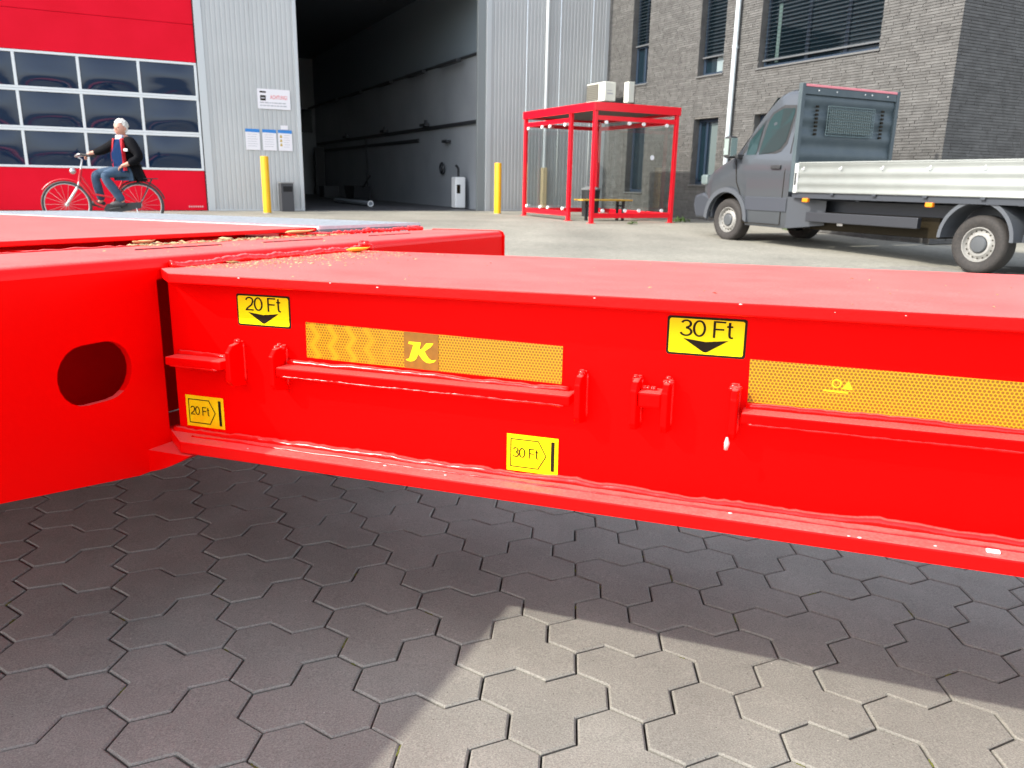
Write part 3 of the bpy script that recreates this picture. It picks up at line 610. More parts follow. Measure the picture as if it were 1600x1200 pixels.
q = MB().box((.265, 1.092, -.4362), (.281, 1.1, -.4325)); 
solo('paper_scrap', q, WHT, RT, (.273, 1.096, -.436), 'tiny white paper scrap on the lower right flange', 'scrap', bevel=.001)
q = MB().ball((.094, 1.083, -.456), .004, 8, 6, (1.2, .5, .8)); solo('white_drop', q, WHT, RT, (.094, 1.083, -.456), 'tiny white blob stuck to the lower flange edge', 'drop', smooth=180)

# ---------------------------------------------------------------- hall building
FW = 18.85; G0 = -.765; UJ = 12.22
hall = thing('industrial_hall', 'grey ribbed metal hall with an open gateway and a red sectional door', 'hall', RS, (6.3, FW, G0))
def rib(u0, u1, z0, z1, name='cladding_panel'):
    q = MB(); us = []; p = .1
    u = u0
    while u < u1-1e-6:
        for du, dw in ((0, 0), (.062, 0), (.07, .007), (.092, .007), (.1, 0)):
            if u+du <= u1+1e-6: us.append((u+du, dw))
        u += p
    us.append((u1, 0)); n = len(us)
    q.add([(a, FW+b, z0) for a, b in us]+[(a, FW+b, z1) for a, b in us], [(i, i+1, n+i+1, n+i) for i in range(n-1)])
    return part(name, q, CLAD, hall)
ZT = 6.4
rib(2.06, 3.02, G0+.03, ZT); rib(3.028, 3.93, G0+.03, ZT)
for a, b in ((8.80, 9.78), (9.788, 10.75), (10.758, 11.72), (11.728, 12.10)): rib(a, b, G0+.03, ZT)
rib(3.95, 8.79, 4.75, ZT)
for u0_, u1_ in ((1.9, 2.055), (3.935, 4.02), (8.66, 8.795), (12.10, 12.24)):
    part('corner_trim', MB().box((u0_, FW-.02, G0), (u1_, FW+.06, ZT)), CLADT, hall, bevel=.006)
part('base_trim', MB().box((2.06, FW-.012, G0-.02), (3.93, FW+.02, G0+.04)).box((8.8, FW-.012, G0-.02), (12.1, FW+.02, G0+.04)), CLADT, hall)
part('gateway_jamb', MB().box((8.44, FW+.03, G0), (8.655, FW+.12, 4.7)), mat('jamb_grey', (.2, .22, .22), .5), hall, bevel=.006)
part('gateway_jamb', MB().box((8.62, FW+.04, G0), (8.66, FW+.3, 4.7)), CLADT, hall)
part('gateway_lintel', MB().box((4.02, FW, 4.62), (8.66, FW+.15, 4.76)), CLADT, hall)
# the red sectional door
DL, DR = -6.4, 1.88
rows = [(.095, .85), (.85, 1.60), (1.60, 2.31)]
part('door_panel', MB().box((DL, FW+.05, G0+.01), (DR, FW+.09, .092)), DRED, hall, bevel=.006)
for z0, z1 in ((2.315, 3.055), (3.06, 3.80), (3.805, 4.6)): part('door_panel', MB().box((DL, FW+.05, z0), (DR, FW+.09, z1)), DRED, hall, bevel=.008)
part('door_track', MB().box((DR+.002, FW+.02, G0), (DR+.02, FW+.08, 4.7)), DARK, hall)
part('wall_over_door', MB().box((DL, FW, 4.61), (1.9, FW+.06, ZT)), CLAD, hall)
mull = [1.86-1.105*k for k in range(8)]
for z0, z1 in rows:
    q = MB(); q.box((DL, FW+.035, z0), (DR, FW+.085, z0+.045)).box((DL, FW+.035, z1-.05), (DR, FW+.085, z1-.003))
    for m_ in mull: q.box((m_-.032, FW+.037, z0+.045), (m_+.022, FW+.085, z1-.05))
    fr = part('window_section', q, ALU, hall, bevel=.004)
    for a, b in zip(mull[1:], mull[:-1]):
        u0_, u1_ = a+.022, b-.032; w0, w1 = z0+.045, z1-.05; N, Mn = 14, 8; q = MB(); ph = random.Random(int(a*100+z0*1000)); amp = ph.uniform(.022, .038); k1, k2 = ph.uniform(-.35, .35), ph.uniform(-.3, .3)
        for j in range(Mn+1):
            for i in range(N+1):
                s_, t = i/N, j/Mn; bul = (sin(pi*s_)**.8)*(sin(pi*t)**.8)*(1+k1*sin(2*pi*s_+k2)+k2*sin(2*pi*t)); q.v.append((u0_+(u1_-u0_)*s_, FW+.06-amp*bul, w0+(w1-w0)*t))
        q.f = [(j*(N+1)+i, j*(N+1)+i+1, (j+1)*(N+1)+i+1, (j+1)*(N+1)+i) for j in range(Mn) for i in range(N)]
        part('pane', q, PANE, fr, smooth=180)
q = MB(); [q.box((1.5+.045*k, FW+.046, -.69), (1.5+.045*k+.03, FW+.049, -.655)) for k in range(7)]; part('maker_plate', q, mat('faded_print', (.7, .35, .35), .5), hall)
# interior
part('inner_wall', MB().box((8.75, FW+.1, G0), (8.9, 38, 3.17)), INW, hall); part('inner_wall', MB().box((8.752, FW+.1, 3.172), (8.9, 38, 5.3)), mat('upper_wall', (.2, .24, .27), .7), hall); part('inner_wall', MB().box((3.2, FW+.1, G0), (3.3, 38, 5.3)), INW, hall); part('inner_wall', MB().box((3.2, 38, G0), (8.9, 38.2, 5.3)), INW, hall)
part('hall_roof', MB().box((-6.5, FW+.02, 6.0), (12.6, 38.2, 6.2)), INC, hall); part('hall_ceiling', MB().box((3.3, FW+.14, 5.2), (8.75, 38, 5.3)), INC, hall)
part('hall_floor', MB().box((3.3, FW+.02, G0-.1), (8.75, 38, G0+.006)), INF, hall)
part('door_backing', MB().box((DL, FW+.12, G0), (1.9, FW+.16, 6)), DARK, hall)
part('upper_rail', MB().box((8.67, FW+.6, 1.44), (8.745, 37.5, 1.53)), DARK, hall); part('lower_rail', MB().box((8.70, 24, 1.12), (8.745, 37.5, 1.22)), DARK, hall)
part('cable_tray', MB().box((8.68, FW+.6, 3.12), (8.745, 37.8, 3.17)), DARK, hall)
for w_ in (20.3, 22.9, 26, 29.5, 33, 36.5): part('wall_lamp', MB().box((8.45, w_, 3.02), (8.6, w_+1.5, 3.1)), DARK, hall, bevel=.01)
for w_ in (23.0, 27.0, 32.0): part('valve', MB().box((8.55, w_, 1.54), (8.7, w_+.45, 1.62)).box((8.6, w_+.1, 1.6), (8.66, w_+.16, 1.72)), DARK, hall)
part('back_window', MB().box((7.6, 37.95, 2.0), (8.6, 37.99, 3.0)), WGL, hall)
part('column', MB().box((8.3, 36.2, G0), (8.7, 36.5, 1.3)), DARK, hall)
part('hanging_hose', MB().tube([(8.6, 29.3, 1.4), (8.6, 29.3, -.1), (8.62, 29.3, -.3)], .03, 6), DARK, hall)
part('junction_box', MB().box((8.6, 21.4, 1.02), (8.74, 21.75, 1.1)), DARK, hall)
q = MB(); 
for r_ in (.16, .13, .1): q.tube([(8.66, 21.9+r_*cos(a), .32+r_*sin(a)) for a in np.linspace(0, 2*pi, 14, endpoint=False)], .02, 5, closed=True)
part('hose_reel', q, DARK, hall)
# white pipe on the front, protected by a cream sleeve
part('drain_pipe', MB().tube([(10.33, FW-.07, G0+.1), (10.33, FW-.07, 6.2)], .043, 12), mat('pipe_white', (.7, .73, .72), .4), hall, smooth=60)
part('pipe_guard', MB().box((10.26, FW-.15, G0), (10.40, FW-.01, .36)), CREAM, hall, bevel=.02)

def sign(name, u0_, u1_, z0, z1, label, group=None):
    return thing(name, label, 'sign', RS, ((u0_+u1_)/2, FW-.02, z0), group)
def uw(poly, d): return MB().prism(poly, EX, EZ, (0, -1, 0), (0, FW-.012, 0), d)
t = sign('warning_sign', 3.09, 3.80, 1.455, 1.88, 'white warning sign with red lettering and dark pictogram above the three notices')
part('board', uw(rrect(3.445, 1.667, .71, .42, .01), .008), SIGNW, t)
vs, fs = text_geo('ACHTUNG!', .12, .37); part('lettering', MB().add([(3.55+p[0], FW-.0215, 1.71+p[1]) for p in vs], fs), SIGNR, t)
q = MB().flat([(3.15, 1.63), (3.27, 1.63), (3.27, 1.74), (3.15, 1.74)], EX, EZ, (0, FW-.0215, 0)); q.flat(rrect(3.21, 1.81, .14, .035, .015), EX, EZ, (0, FW-.0215, 0)); part('pictogram', q, BLK, t)
part('pictogram_window', MB().flat([(3.17, 1.67), (3.25, 1.67), (3.25, 1.70), (3.17, 1.70)], EX, EZ, (0, FW-.0218, 0)), SIGNG, t)
q = MB(); rr = random.Random(2)
for z in (1.575, 1.515):
    x = 3.14
    while x < 3.7: w_ = rr.uniform(.03, .09); q.flat([(x, z), (x+w_, z), (x+w_, z+.025), (x, z+.025)], EX, EZ, (0, FW-.0215, 0)); x += w_+.015
part('small_print', q, SIGNG, t)
for i, (a, b, lab) in enumerate(((2.785, 3.09, 'leftmost of the three white notices with a blue header'), (3.15, 3.45, 'middle of the three white notices with a blue header'), (3.49, 3.80, 'blue headed notice with three ochre symbols beside the gateway'))):
    t = sign('notice', a, b, .57, 1.02, lab, 'notices with blue headers on the hall wall')
    part('board', uw([(a, .57), (b, .57), (b, 1.02), (a, 1.02)], .007), SIGNW, t)
    part('header', MB().flat([(a, .955), (b, .945), (b, 1.02), (a, 1.02)], EX, EZ, (0, FW-.0205, 0)), SIGNB, t)
    q = MB()
    for k in range(6):
        z = .90-.05*k; q.flat([(a+(.12 if i == 2 else .04), z), (b-.05-.02*(k % 2), z), (b-.05-.02*(k % 2), z+.008), (a+(.12 if i == 2 else .04), z+.008)], EX, EZ, (0, FW-.0205, 0))
    part('small_print', q, SIGNG, t)
    if i == 2:
        q = MB(); [q.flat([(a+.035, z), (a+.095, z), (a+.08, z+.06), (a+.05, z+.06)], EX, EZ, (0, FW-.0206, 0)) for z in (.85, .76, .67)]; part('symbols', q, SIGNY, t)
t = sign('small_sticker', 3.56, 3.72, 1.03, 1.12, 'small white sticker above the third notice'); part('board', uw([(3.56, 1.03), (3.72, 1.03), (3.72, 1.12), (3.56, 1.12)], .004), SIGNW, t)

# ---------------------------------------------------------------- brick building
brk = thing('brick_building', 'grey brown long brick office building behind the van', 'building', RS, (UJ, 13, -.8))
CZ_ = 8.72; BZ0 = -.9; BZ1 = 5.0; PIT = .048
opA = [(10.22, 13.17, 2.35, 4.9), (14.24, 15.08, 2.38, 4.6), (17.02, 17.74, 2.43, 4.9), (14.24, 15.08, .0, 1.46), (12.3, 13.12, .0, 1.44), (16.98, 17.74, -.22, 1.50)]
part('wall', MB().box((UJ+.125, CZ_+.125, BZ0), (16.5, CZ_+.2, 6.6)).box((UJ+.125, CZ_+.2, 5.0), (UJ+.2, FW+.1, 6.6)), MORT, brk)
# mortar plane with openings for face A
q = MB(); outer = [(CZ_+.013, BZ0), (FW+.1, BZ0), (FW+.1, 6.6), (CZ_+.013, 6.6)]
q.flat(outer, EY, EZ, (UJ+.013, 0, 0), [[(a, c), (b, c), (b, d), (a, d)] for a, b, c, d in opA]); q.flat([(UJ+.013, BZ0), (16.5, BZ0), (16.5, 6.6), (UJ+.013, 6.6)], EX, EZ, (0, CZ_+.013, 0))
part('mortar_bed', q, MORT, brk)
rb = random.Random(4); BR = []
def course(face, z, lo, hi, ops):
    x = lo-rb.uniform(0, .4)
    while x < hi:
        L = rb.choice((.45, .45, .3, .22)); a, b = max(x, lo), min(x+L, hi); x += L+.009
        segs = [(a, b)]
        for o0, o1, z0, z1 in ops:
            if z+.038 > z0 and z < z1:
                ns = []
                for s0, s1 in segs:
                    if s1 <= o0 or s0 >= o1: ns.append((s0, s1))
                    else:
                        if s0 < o0: ns.append((s0, o0))
                        if s1 > o1: ns.append((o1, s1))
                segs = ns
        BR.extend((face, s0, s1, z) for s0, s1 in segs if s1-s0 > .02)
z = BZ0
while z < BZ1:
    course('A', z, CZ_, FW+.05, opA); course('B', z, UJ, 15.2, []); z += PIT
def brick_box(face, s0, s1, z, pr):
    if face == 'A': return MB().box((UJ-pr, s0 if s0 > CZ_+.001 else s0, z), (UJ+.02, s1, z+PIT-.0095))
    return MB().box((max(s0, UJ+.0), CZ_-pr, z), (s1, CZ_+.02, z+PIT-.0095))
def br_vis(b):
    f, s0, s1, z = b; P = RS @ (np.array([UJ, (s0+s1)/2, z]) if f == 'A' else np.array([(s0+s1)/2, CZ_, z])); d = P @ fwd
    px = 800+1215*(P @ ix)/d; py = 600-1215*(P @ iu)/d
    ok = 1180 < px < 1600 and 0 < py < 262 and not (px < 1405 and py > 140)
    return (0 if ok else 1, d-(2.5 if f == 'B' else 0))
BR.sort(key=br_vis); q = MB()
for i, b in enumerate(BR):
    m_ = brick_box(*b, rb.uniform(.0, .003))
    if i < 300: part('brick', m_, BRICK, brk)
    else: q.add(m_.v, m_.f)
part('brickwork', q, BRICKI, brk, stuff=True)
part('coping', MB().box((UJ-.02, CZ_-.02, 6.6), (UJ+.4, FW, 6.66)).box((UJ+.4, CZ_-.02, 6.6), (16.5, CZ_+.3, 6.66)), SILL, brk)
for k, (a, b, c, d) in enumerate(opA):
    q = MB(); dp = UJ+.17
    q.box((dp, a, c), (dp+.06, a+.07, d)).box((dp, b-.07, c), (dp+.06, b, d)).box((dp, a+.07, c), (dp+.06, b-.07, c+.07)).box((dp, a+.07, d-.07), (dp+.06, b-.07, d))
    nm = 3 if k == 0 else 1
    if k == 0: [q.box((dp+.001, a+(b-a)*f_-.04, c+.07), (dp+.055, a+(b-a)*f_+.04, d-.07)) for f_ in (.3, .62)]
    elif k in (3, 4): q.box((dp+.001, b-.32, c+.07), (dp+.055, b-.25, d-.07))
    elif k == 2: q.box((dp+.001, a+.3, c+.07), (dp+.055, a+.37, d-.07)); q.box((dp-.02, a+.07, 3.3), (dp+.0, b-.07, 3.38))
    fr = part('window', q, WFR, brk, bevel=.004)
    part('pane', MB().box((dp+.03, a+.05, c+.05), (dp+.036, b-.05, d-.05)), WGL, fr)
    part('reveal', MB().box((UJ+.014, a-.02, c), (dp+.05, a+.001, d)).box((UJ+.014, b-.001, c), (dp+.05, b+.02, d)).box((UJ+.014, a, d-.001), (dp+.05, b, d+.02)), BRICKI, fr)
    part('window_sill', MB().box((UJ-.03, a-.03, c-.035), (dp+.02, b+.03, c+.0)), SILL, fr, bevel=.004)
    if k in (0, 1, 2):
        z1 = c+(.17 if k == 0 else .42 if k == 1 else .95); zz = z1
        while zz < d-.05 and zz < 4.7:
            sl = MB().box((dp-.07, a+.03, zz), (dp-.012, b-.03, zz+.006)); sl.v = [(x, y_, z_+(.012 if x > dp-.05 else 0)) for x, y_, z_ in sl.v]; part('slat', sl, SLAT, fr); zz += .075
        part('blind_rail', MB().box((dp-.075, a+.03, z1-.04), (dp-.01, b-.03, z1-.01)), mat('rail_grey', (.1, .105, .11), .5), fr)
    if k == 1: part('curtain', MB().box((dp+.029, a+.07, c+.07), (dp+.0295, a+.42, c+.42)), mat('curtain', (.2, .25, .26), .8), fr)
    if k in (3, 4): part('curtain', MB().box((dp+.029, a+.09, c+.07), (dp+.0295, b-.4, d-.1)), mat('curtain2', (.1, .13, .13), .8), fr)
    if k == 2: part('curtain', MB().box((dp+.0285, a+.1, c+.08), (dp+.0295, a+.22, c+.8)), mat('curtain3', (.2, .3, .28), .8), fr)
    if k == 0: part('curtain', MB().box((dp+.0285, b-.36, c+.1), (dp+.0295, b-.27, c+1.2)), mat('curtain3', (.2, .3, .28), .8), fr)
dpipe = part('downpipe', MB().tube([(UJ-.09, 13.79, -.75), (UJ-.09, 13.79, 6.5)], .052, 14), mat('zinc_pipe', (.6, .66, .68), .4, .2), brk, smooth=60)
for z in (.75, 2.83): part('pipe_clamp', MB().tube([(UJ-.09, 13.79, z-.03), (UJ-.09, 13.79, z+.03)], .062, 14).box((UJ-.04, 13.77, z-.01), (UJ+.01, 13.81, z+.01)), MATS['zinc_pipe'], dpipe, smooth=60)

# air conditioner on the brick wall
ac = thing('air_conditioner', 'cream air conditioner unit on the brick wall above the shelter', 'air conditioner', RS, (11.7, 18.2, 2.0))
part('casing', MB().box((11.5, 17.8, 2.03), (11.84, 18.68, 2.5)), OFFW, ac, bevel=.02)
g = part('fan_grille', MB().box((11.485, 18.1, 2.07), (11.499, 18.64, 2.46)), mat('grille_brown', (.12, .11, .09), .6), ac)
for z in np.arange(2.09, 2.45, .045): part('grille_bar', MB().box((11.476, 18.1, z), (11.484, 18.64, z+.012)), mat('grille_bar_m', (.3, .29, .25), .5), g)
q = MB().flat([(11.57, 2.2), (11.75, 2.2), (11.75, 2.23), (11.57, 2.23)], EX, EZ, (0, 17.796, 0)); q.flat([(11.57, 2.28), (11.72, 2.28), (11.72, 2.295), (11.57, 2.295)], EX, EZ, (0, 17.796, 0)); part('label_print', q, SIGNG, ac)
for w_ in (17.9, 18.55): part('bracket', MB().box((11.52, w_, 1.98), (12.21, w_+.04, 2.02)), DARK, ac)
ac2 = thing('pipe_cover', 'narrow white pipe cover box just right of the air conditioner', 'cover box', RS, (12.1, 17.6, 2.0)); part('casing', MB().box((12.02, 17.5, 2.0), (12.205, 17.7, 2.5)), OFFW, ac2, bevel=.01)

# ---------------------------------------------------------------- shelter
U0, U1, W0, W1 = 8.62, 10.68, 13.65, 16.67; ZR = 1.53; ZG = -.80
sh = thing('smoking_shelter', 'bright red steel shelter with glass walls in front of the hall', 'shelter', RS, ((U0+U1)/2, (W0+W1)/2, ZG))
P_ = .075
def post(u, w): part('post', MB().box((u, w, gz_uw(u, w)-.005), (u+P_, w+P_, 1.37)), SHR, sh, bevel=.005); part('base_plate', MB().box((u-.03, w-.03, gz_uw(u, w)-.004), (u+P_+.03, w+P_+.03, gz_uw(u, w)+.008)), SHR, sh)
post(U0, W0); post(U0, W0+.92); post(U0, W1-P_); post(U1-P_, W0); post(U1-P_, W1-P_)
part('roof_fascia', MB().box((U0-.02, W0-.02, 1.372), (U1+.02, W0+.03, ZR)), SHR, sh, bevel=.004); part('roof_fascia', MB().box((U0-.02, W0+.031, 1.372), (U0+.03, W1+.02, ZR)), SHR, sh, bevel=.004)
part('roof_fascia', MB().box((U1-.03, W0+.031, 1.372), (U1+.02, W1+.02, ZR)), SHR, sh); part('roof_fascia', MB().box((U0+.031, W1-.03, 1.372), (U1-.031, W1+.02, ZR)), SHR, sh)
part('roof_panel', MB().box((U0+.031, W0+.031, 1.42), (U1-.031, W1-.031, 1.45)), mat('roof_dark', (.08, .075, .07), .6), sh)
m5 = .05
for a, b in (((U0+P_, W0+.012), (U1-P_, W0+.012+m5)), ((U0+.012, W0+.92+P_), (U0+.012+m5, W1-P_)), ((U1-.012-m5, W0+P_), (U1-.012, W1-P_)), ((U0+P_, W1-.012-m5), (U1-P_, W1-.012))):
    part('rail', MB().box((*a, 1.20), (*b, 1.285)), SHR, sh, bevel=.004); part('rail', MB().box((*a, -.70), (*b, -.60)), SHR, sh, bevel=.004)
def pane(a, b):
    (x0, y0, z0), (x1, y1, z1) = a, b
    q = MB().add([(x0, y0, z0), (x1, y0, z0), (x1, y0, z1), (x0, y0, z1)] if x1-x0 > .1 else [(x0, y0, z0), (x0, y1, z0), (x0, y1, z1), (x0, y0, z1)], [(0, 1, 2, 3)]); return part('glass_pane', q, SHG, sh)
def clamp(c, ax): return part('glass_clamp', MB().lathe([(0, -.02), (.035, -.02), (.035, .02), (0, .02)], c, ax, 12), WHT, sh, smooth=30)
for k in range(2): pane((U0+.13+.9*k, W0+.03, -.54), (U0+1.02+.9*k-.01, W0+.038, 1.15))
for k in range(2): pane((U0+.03, W0+1.02+.97*k, -.54), (U0+.038, W0+1.97+.97*k, 1.15))
for k in range(3): pane((U1-.038, W0+.1+.95*k, -.54), (U1-.03, W0+1.03+.95*k, 1.15))
for k in range(2): pane((U0+.13+.9*k, W1-.038, -.54), (U0+1.02+.9*k-.01, W1-.03, 1.15))
for z in (1.16, -.55):
    for u in (U0+.27, U0+.82, U0+1.17, U0+1.75): clamp((u, W0, z), (0, 1, 0))
    for w in (W0+1.15, W0+1.8, W0+2.15, W0+2.8): clamp((U0, w, z), (1, 0, 0))
part('round_sticker', MB().lathe([(0, -.001), (.05, -.001), (.05, .001), (0, .001)], (U0+1.45, W0+.025, .52), (0, 1, 0), 14), SIGNW, sh)
# bench, bin
bn = thing('bench', 'yellow plank bench with dark legs inside the shelter', 'bench', RS, (9.4, 14.5, ZG))
part('seat', MB().box((8.85, 14.35, -.375), (10.12, 14.72, -.345)), WOOD, bn, bevel=.004)
for u in (9.1, 9.9): part('leg', MB().box((u, 14.4, ZG), (u+.05, 14.45, -.375)).box((u, 14.62, ZG), (u+.05, 14.67, -.375)).box((u, 14.45, -.5), (u+.05, 14.62, -.46)), DARK, bn)
tb = thing('round_bin', 'dark round waste bin standing at the back of the shelter', 'bin', RS, (10.2, 16.2, ZG))
part('bin_body', MB().lathe([(0, 0), (.19, 0), (.22, .62), (.2, .62)], (10.2, 16.2, ZG+.01), EZ, 20), BLKP, tb, smooth=40); part('bin_lid', MB().lathe([(.23, .62), (.24, .65), (.1, .7), (0, .7)], (10.2, 16.2, ZG+.01), EZ, 20), mat('bin_lid_m', (.25, .26, .27), .4), tb, smooth=40)

# bollards and wall bin
def bollard(u, w, label):
    t = thing('bollard', label, 'bollard', RS, (u, w, gz_uw(u, w)), 'yellow bollards at the gateway'); g_ = gz_uw(u, w)
    part('post', MB().lathe([(0, -.02), (.083, -.02), (.083, 1.17), (.078, 1.185), (.03, 1.19), (0, 1.19)], (u, w, g_), EZ, 22), BYEL, t, smooth=40); part('foot_ring', MB().lathe([(.083, 0), (.095, 0), (.09, .012), (.083, .014)], (u, w, g_), EZ, 22), mat('grout', (.3, .28, .22), .9), t)
bollard(2.98, 17.75, 'yellow round bollard left of the gateway below the notices'); bollard(8.3, 17.35, 'yellow round bollard right of the gateway beside the shelter')
t = thing('wall_bin', 'narrow dark litter bin standing against the hall left of the gateway', 'bin', RS, (3.56, FW-.25, G0))
part('bin_body', MB().box((3.42, FW-.4, G0), (3.7, FW-.12, G0+.62)), mat('bin_grey', (.045, .045, .05), .5), t, bevel=.01); part('bin_opening', MB().box((3.47, FW-.403, G0+.44), (3.67, FW-.4, G0+.56)), mat('bin_hole', (.004, .004, .005), .8), t); part('bin_rim', MB().box((3.41, FW-.41, G0+.62), (3.71, FW-.11, G0+.645)), mat('bin_rim_m', (.2, .2, .19), .4), t)
# things inside the hall
t = thing('white_canister', 'white plastic canister cart just inside the gateway', 'canister', RS, (8.5, 20.2, G0))
part('canister_body', MB().box((8.3, 20.0, G0+.03), (8.6, 20.3, .08)), WHT, t, bevel=.03); part('handle', MB().box((8.34, 19.99, -.35), (8.44, 19.998, -.12)), BLK, t); part('nozzle', MB().tube([(8.45, 20.15, .08), (8.45, 20.15, .3), (8.36, 20.1, .38)], .035, 8), DARK, t, smooth=60)
t = thing('tipping_skip', 'dark skip with a raised handle by the inner hall wall', 'skip', RS, (8.0, 28.5, G0))
part('tub', MB().prism([(0, 0), (1.0, 0), (1.25, .45), (-.15, .45)], EY, EZ, EX, (7.7, 28, G0+.05), .6), DARK, t); part('handle', MB().tube([(8, 27.8, G0+.45), (8, 26.9, G0+.85)], .03, 6), DARK, t)
t = thing('storage_crate', 'dark crate deep in the hall left of the skip', 'crate', RS, (7.8, 32, G0)); part('box', MB().box((7.5, 31.5, G0+.01), (8.1, 32.4, G0+.45)), DARK, t, bevel=.01)
t = thing('floor_pipe', 'grey pipe lying on the hall floor with a pale round end', 'pipe', RS, (6.6, 22.5, G0)); part('tube', MB().tube([(6.35, 21.4, G0+.09), (6.3, 25.0, G0+.09)], .07, 12), mat('pipe_grey', (.2, .22, .24), .5), t, smooth=60)
part('end_ring', MB().tube([(6.35+.07*cos(a), 21.38, G0+.09+.07*sin(a)) for a in np.linspace(0, 2*pi, 14, endpoint=False)], .016, 6, closed=True), WHT, t, smooth=180)

# weeds
def weed(u, w, s_, label):
    q = MB(); rr = random.Random(int(u*100)); g_ = gz_uw(u, w)
    for i in range(26):
        a = rr.uniform(0, 2*pi); L = s_*rr.uniform(.5, 1.2); t_ = rr.uniform(.2, 1.1); c = np.array([u+rr.gauss(0, s_*.4), w+rr.gauss(0, s_*.4), g_]); d = np.array([cos(a)*cos(t_), sin(a)*cos(t_), sin(t_)])*L; sdw = np.array([-sin(a), cos(a), 0])*L*.13
        q.add([c, c+d*.5+sdw, c+d, c+d*.5-sdw], [(0, 1, 2, 3)])
    solo('weed_tuft', q, WEED, RS, (u, w, g_), label, 'weed', 'weeds growing between the stones')
weed(9.42, 13.35, .12, 'low green weed in front of the shelter base'); weed(11.1, 13.9, .2, 'taller green weed right of the shelter by the brick wall'); weed(11.95, 11.6, .1, 'small weed at the foot of the brick wall behind the van nose')

# ---------------------------------------------------------------- flatbed van (forward = +w, its left side faces the camera)
UC = 10.11; HW = .99
van = thing('flatbed_van', 'grey flatbed van with white aluminium dropsides parked by the brick building', 'van', RS, (UC, 8.1, -.94))
def V(ly, w, z): return (UC-ly, w, z)
def vbox(ly0, w0, z0, ly1, w1, z1): return MB().box(V(ly0, w0, z0), V(ly1, w1, z1))
AW, AZ, AR = 10.27, -.56, .44
key = [8.93, 9.3, 9.45, 9.6, 9.78, 9.95, 10.12, 10.3, 10.5, 10.7, 10.88, 11.0, 11.1, 11.16]
ktop = [1.40, 1.42, 1.38, 1.28, 1.12, .93, .71, .50, .42, .34, .24, .13, .0, -.12]
khw = [.99, .99, .99, .99, .99, .99, .985, .98, .97, .95, .91, .85, .75, .62]
khwt = [.84, .84, .83, .82, .82, .83, .84, .87, .87, .85, .8, .74, .66, .55]
kbelt = [.45, .45, .45, .45, .45, .45, .44, .36, .28, .2, .1, -.02, -.14, -.2]
wsn = sorted(set(list(np.round(np.linspace(8.93, 11.16, 36), 3))+[round(AW+AR*cos(radians(a)), 3) for a in range(0, 181, 12)]))
def belt(w): return float(np.interp(w, key, kbelt))
q = MB(); nr = 0
for w in wsn:
    zt, hw, hwt, zb_ = [float(np.interp(w, key, k)) for k in (ktop, khw, khwt, kbelt)]
    zlo = -.62 if w < AW else -.5
    if abs(w-AW) < AR: zlo = max(zlo, AZ+sqrt(AR*AR-(w-AW)**2))
    if w > 10.8: zlo = max(zlo, -.42)
    half = [(hw-.035, zlo), (hw-.005, min(zlo+.1, zb_-.05)), (hw, (max(zlo, -.1)+zb_)/2), (hw-.008, zb_), (hw-.04, zb_+.03), ((hw-.04)*.5+hwt*.5, zb_*.45+zt*.55-.03), (hwt, zt-.11), (hwt-.05, zt-.04), (hwt-.16, zt), (hwt*.4, zt+.025)]
    ring = half+[(-a, b) for a, b in half[::-1]]; nr = len(ring); q.v += [V(a, w, b) for a, b in ring]
q.f = [(j*nr+i, (j+1)*nr+i, (j+1)*nr+i+1, j*nr+i+1) for j in range(len(wsn)-1) for i in range(nr-1)]
q.f += [tuple(range(nr)), tuple((len(wsn)-1)*nr+i for i in range(nr))[::-1]]
part('body', q, VAN, van, smooth=50)
def side_ly(z, w=9.5):
    zt, hw, hwt, zb_ = [float(np.interp(w, key, k)) for k in (ktop, khw, khwt, kbelt)]
    pts = [(hw-.04, zb_+.03), ((hw-.04)*.5+hwt*.5, zb_*.45+zt*.55-.03), (hwt, zt-.11)]
    return float(np.interp(z, [p[1] for p in pts], [p[0] for p in pts]))
def side_poly(pts, off=.006, sub=4):
    P = []
    for i in range(len(pts)):
        a, b = np.array(pts[i]), np.array(pts[(i+1) % len(pts)])
        for t in range(sub): c = a+(b-a)*t/sub; P.append(tuple(c))
    n = len(P); m_ = MB(); lo = [V(side_ly(z, w)+off, w, z) for w, z in P]
    cen = np.mean(np.array(lo), 0); m_.add(lo+[tuple(cen)], [(i, (i+1) % n, n) for i in range(n)]); return m_
gas = part('window_gasket', side_poly([(9.03, 1.17), (9.30, 1.19), (9.55, 1.09), (9.62, .98), (9.70, .43), (9.35, .47), (9.2, .51), (9.1, .62), (9.02, 1.08)], .004), BLKP, van)
part('side_window', side_poly([(9.07, 1.13), (9.30, 1.14), (9.5, 1.07), (9.58, .96), (9.66, .47), (9.35, .505), (9.22, .55), (9.13, .66), (9.06, 1.07)], .009), VGL, van)
part('window_gasket', side_poly([(9.66, 1.0), (9.96, .72), (10.03, .62), (10.03, .43), (9.71, .43)], .004), BLKP, van)
part('quarter_window', side_poly([(9.68, .95), (9.90, .73), (9.93, .68), (9.93, .47), (9.72, .47)], .009), VGL, van)
part('windscreen', MB().add([V(.76, 10.28, .56), V(-.76, 10.28, .56), V(-.7, 9.62, 1.33), V(.7, 9.62, 1.33)], [(0, 1, 2, 3)]), VGL, van)
def seam(pts, name='door_seam'):
    q = MB(); P = [V((side_ly(z, w)+.001) if z > .46 else HW+.0005, w, z) for w, z in pts]; q.tube(P, .006, 5); return part(name, q, BLK, van)
seam([(8.97, 1.24), (8.98, 1.1), (9.0, .5), (9.04, .2), (9.05, -.58)]); seam([(10.12, .40), (10.07, .06), (9.87, -.3), (9.87, -.58), (9.05, -.58)])
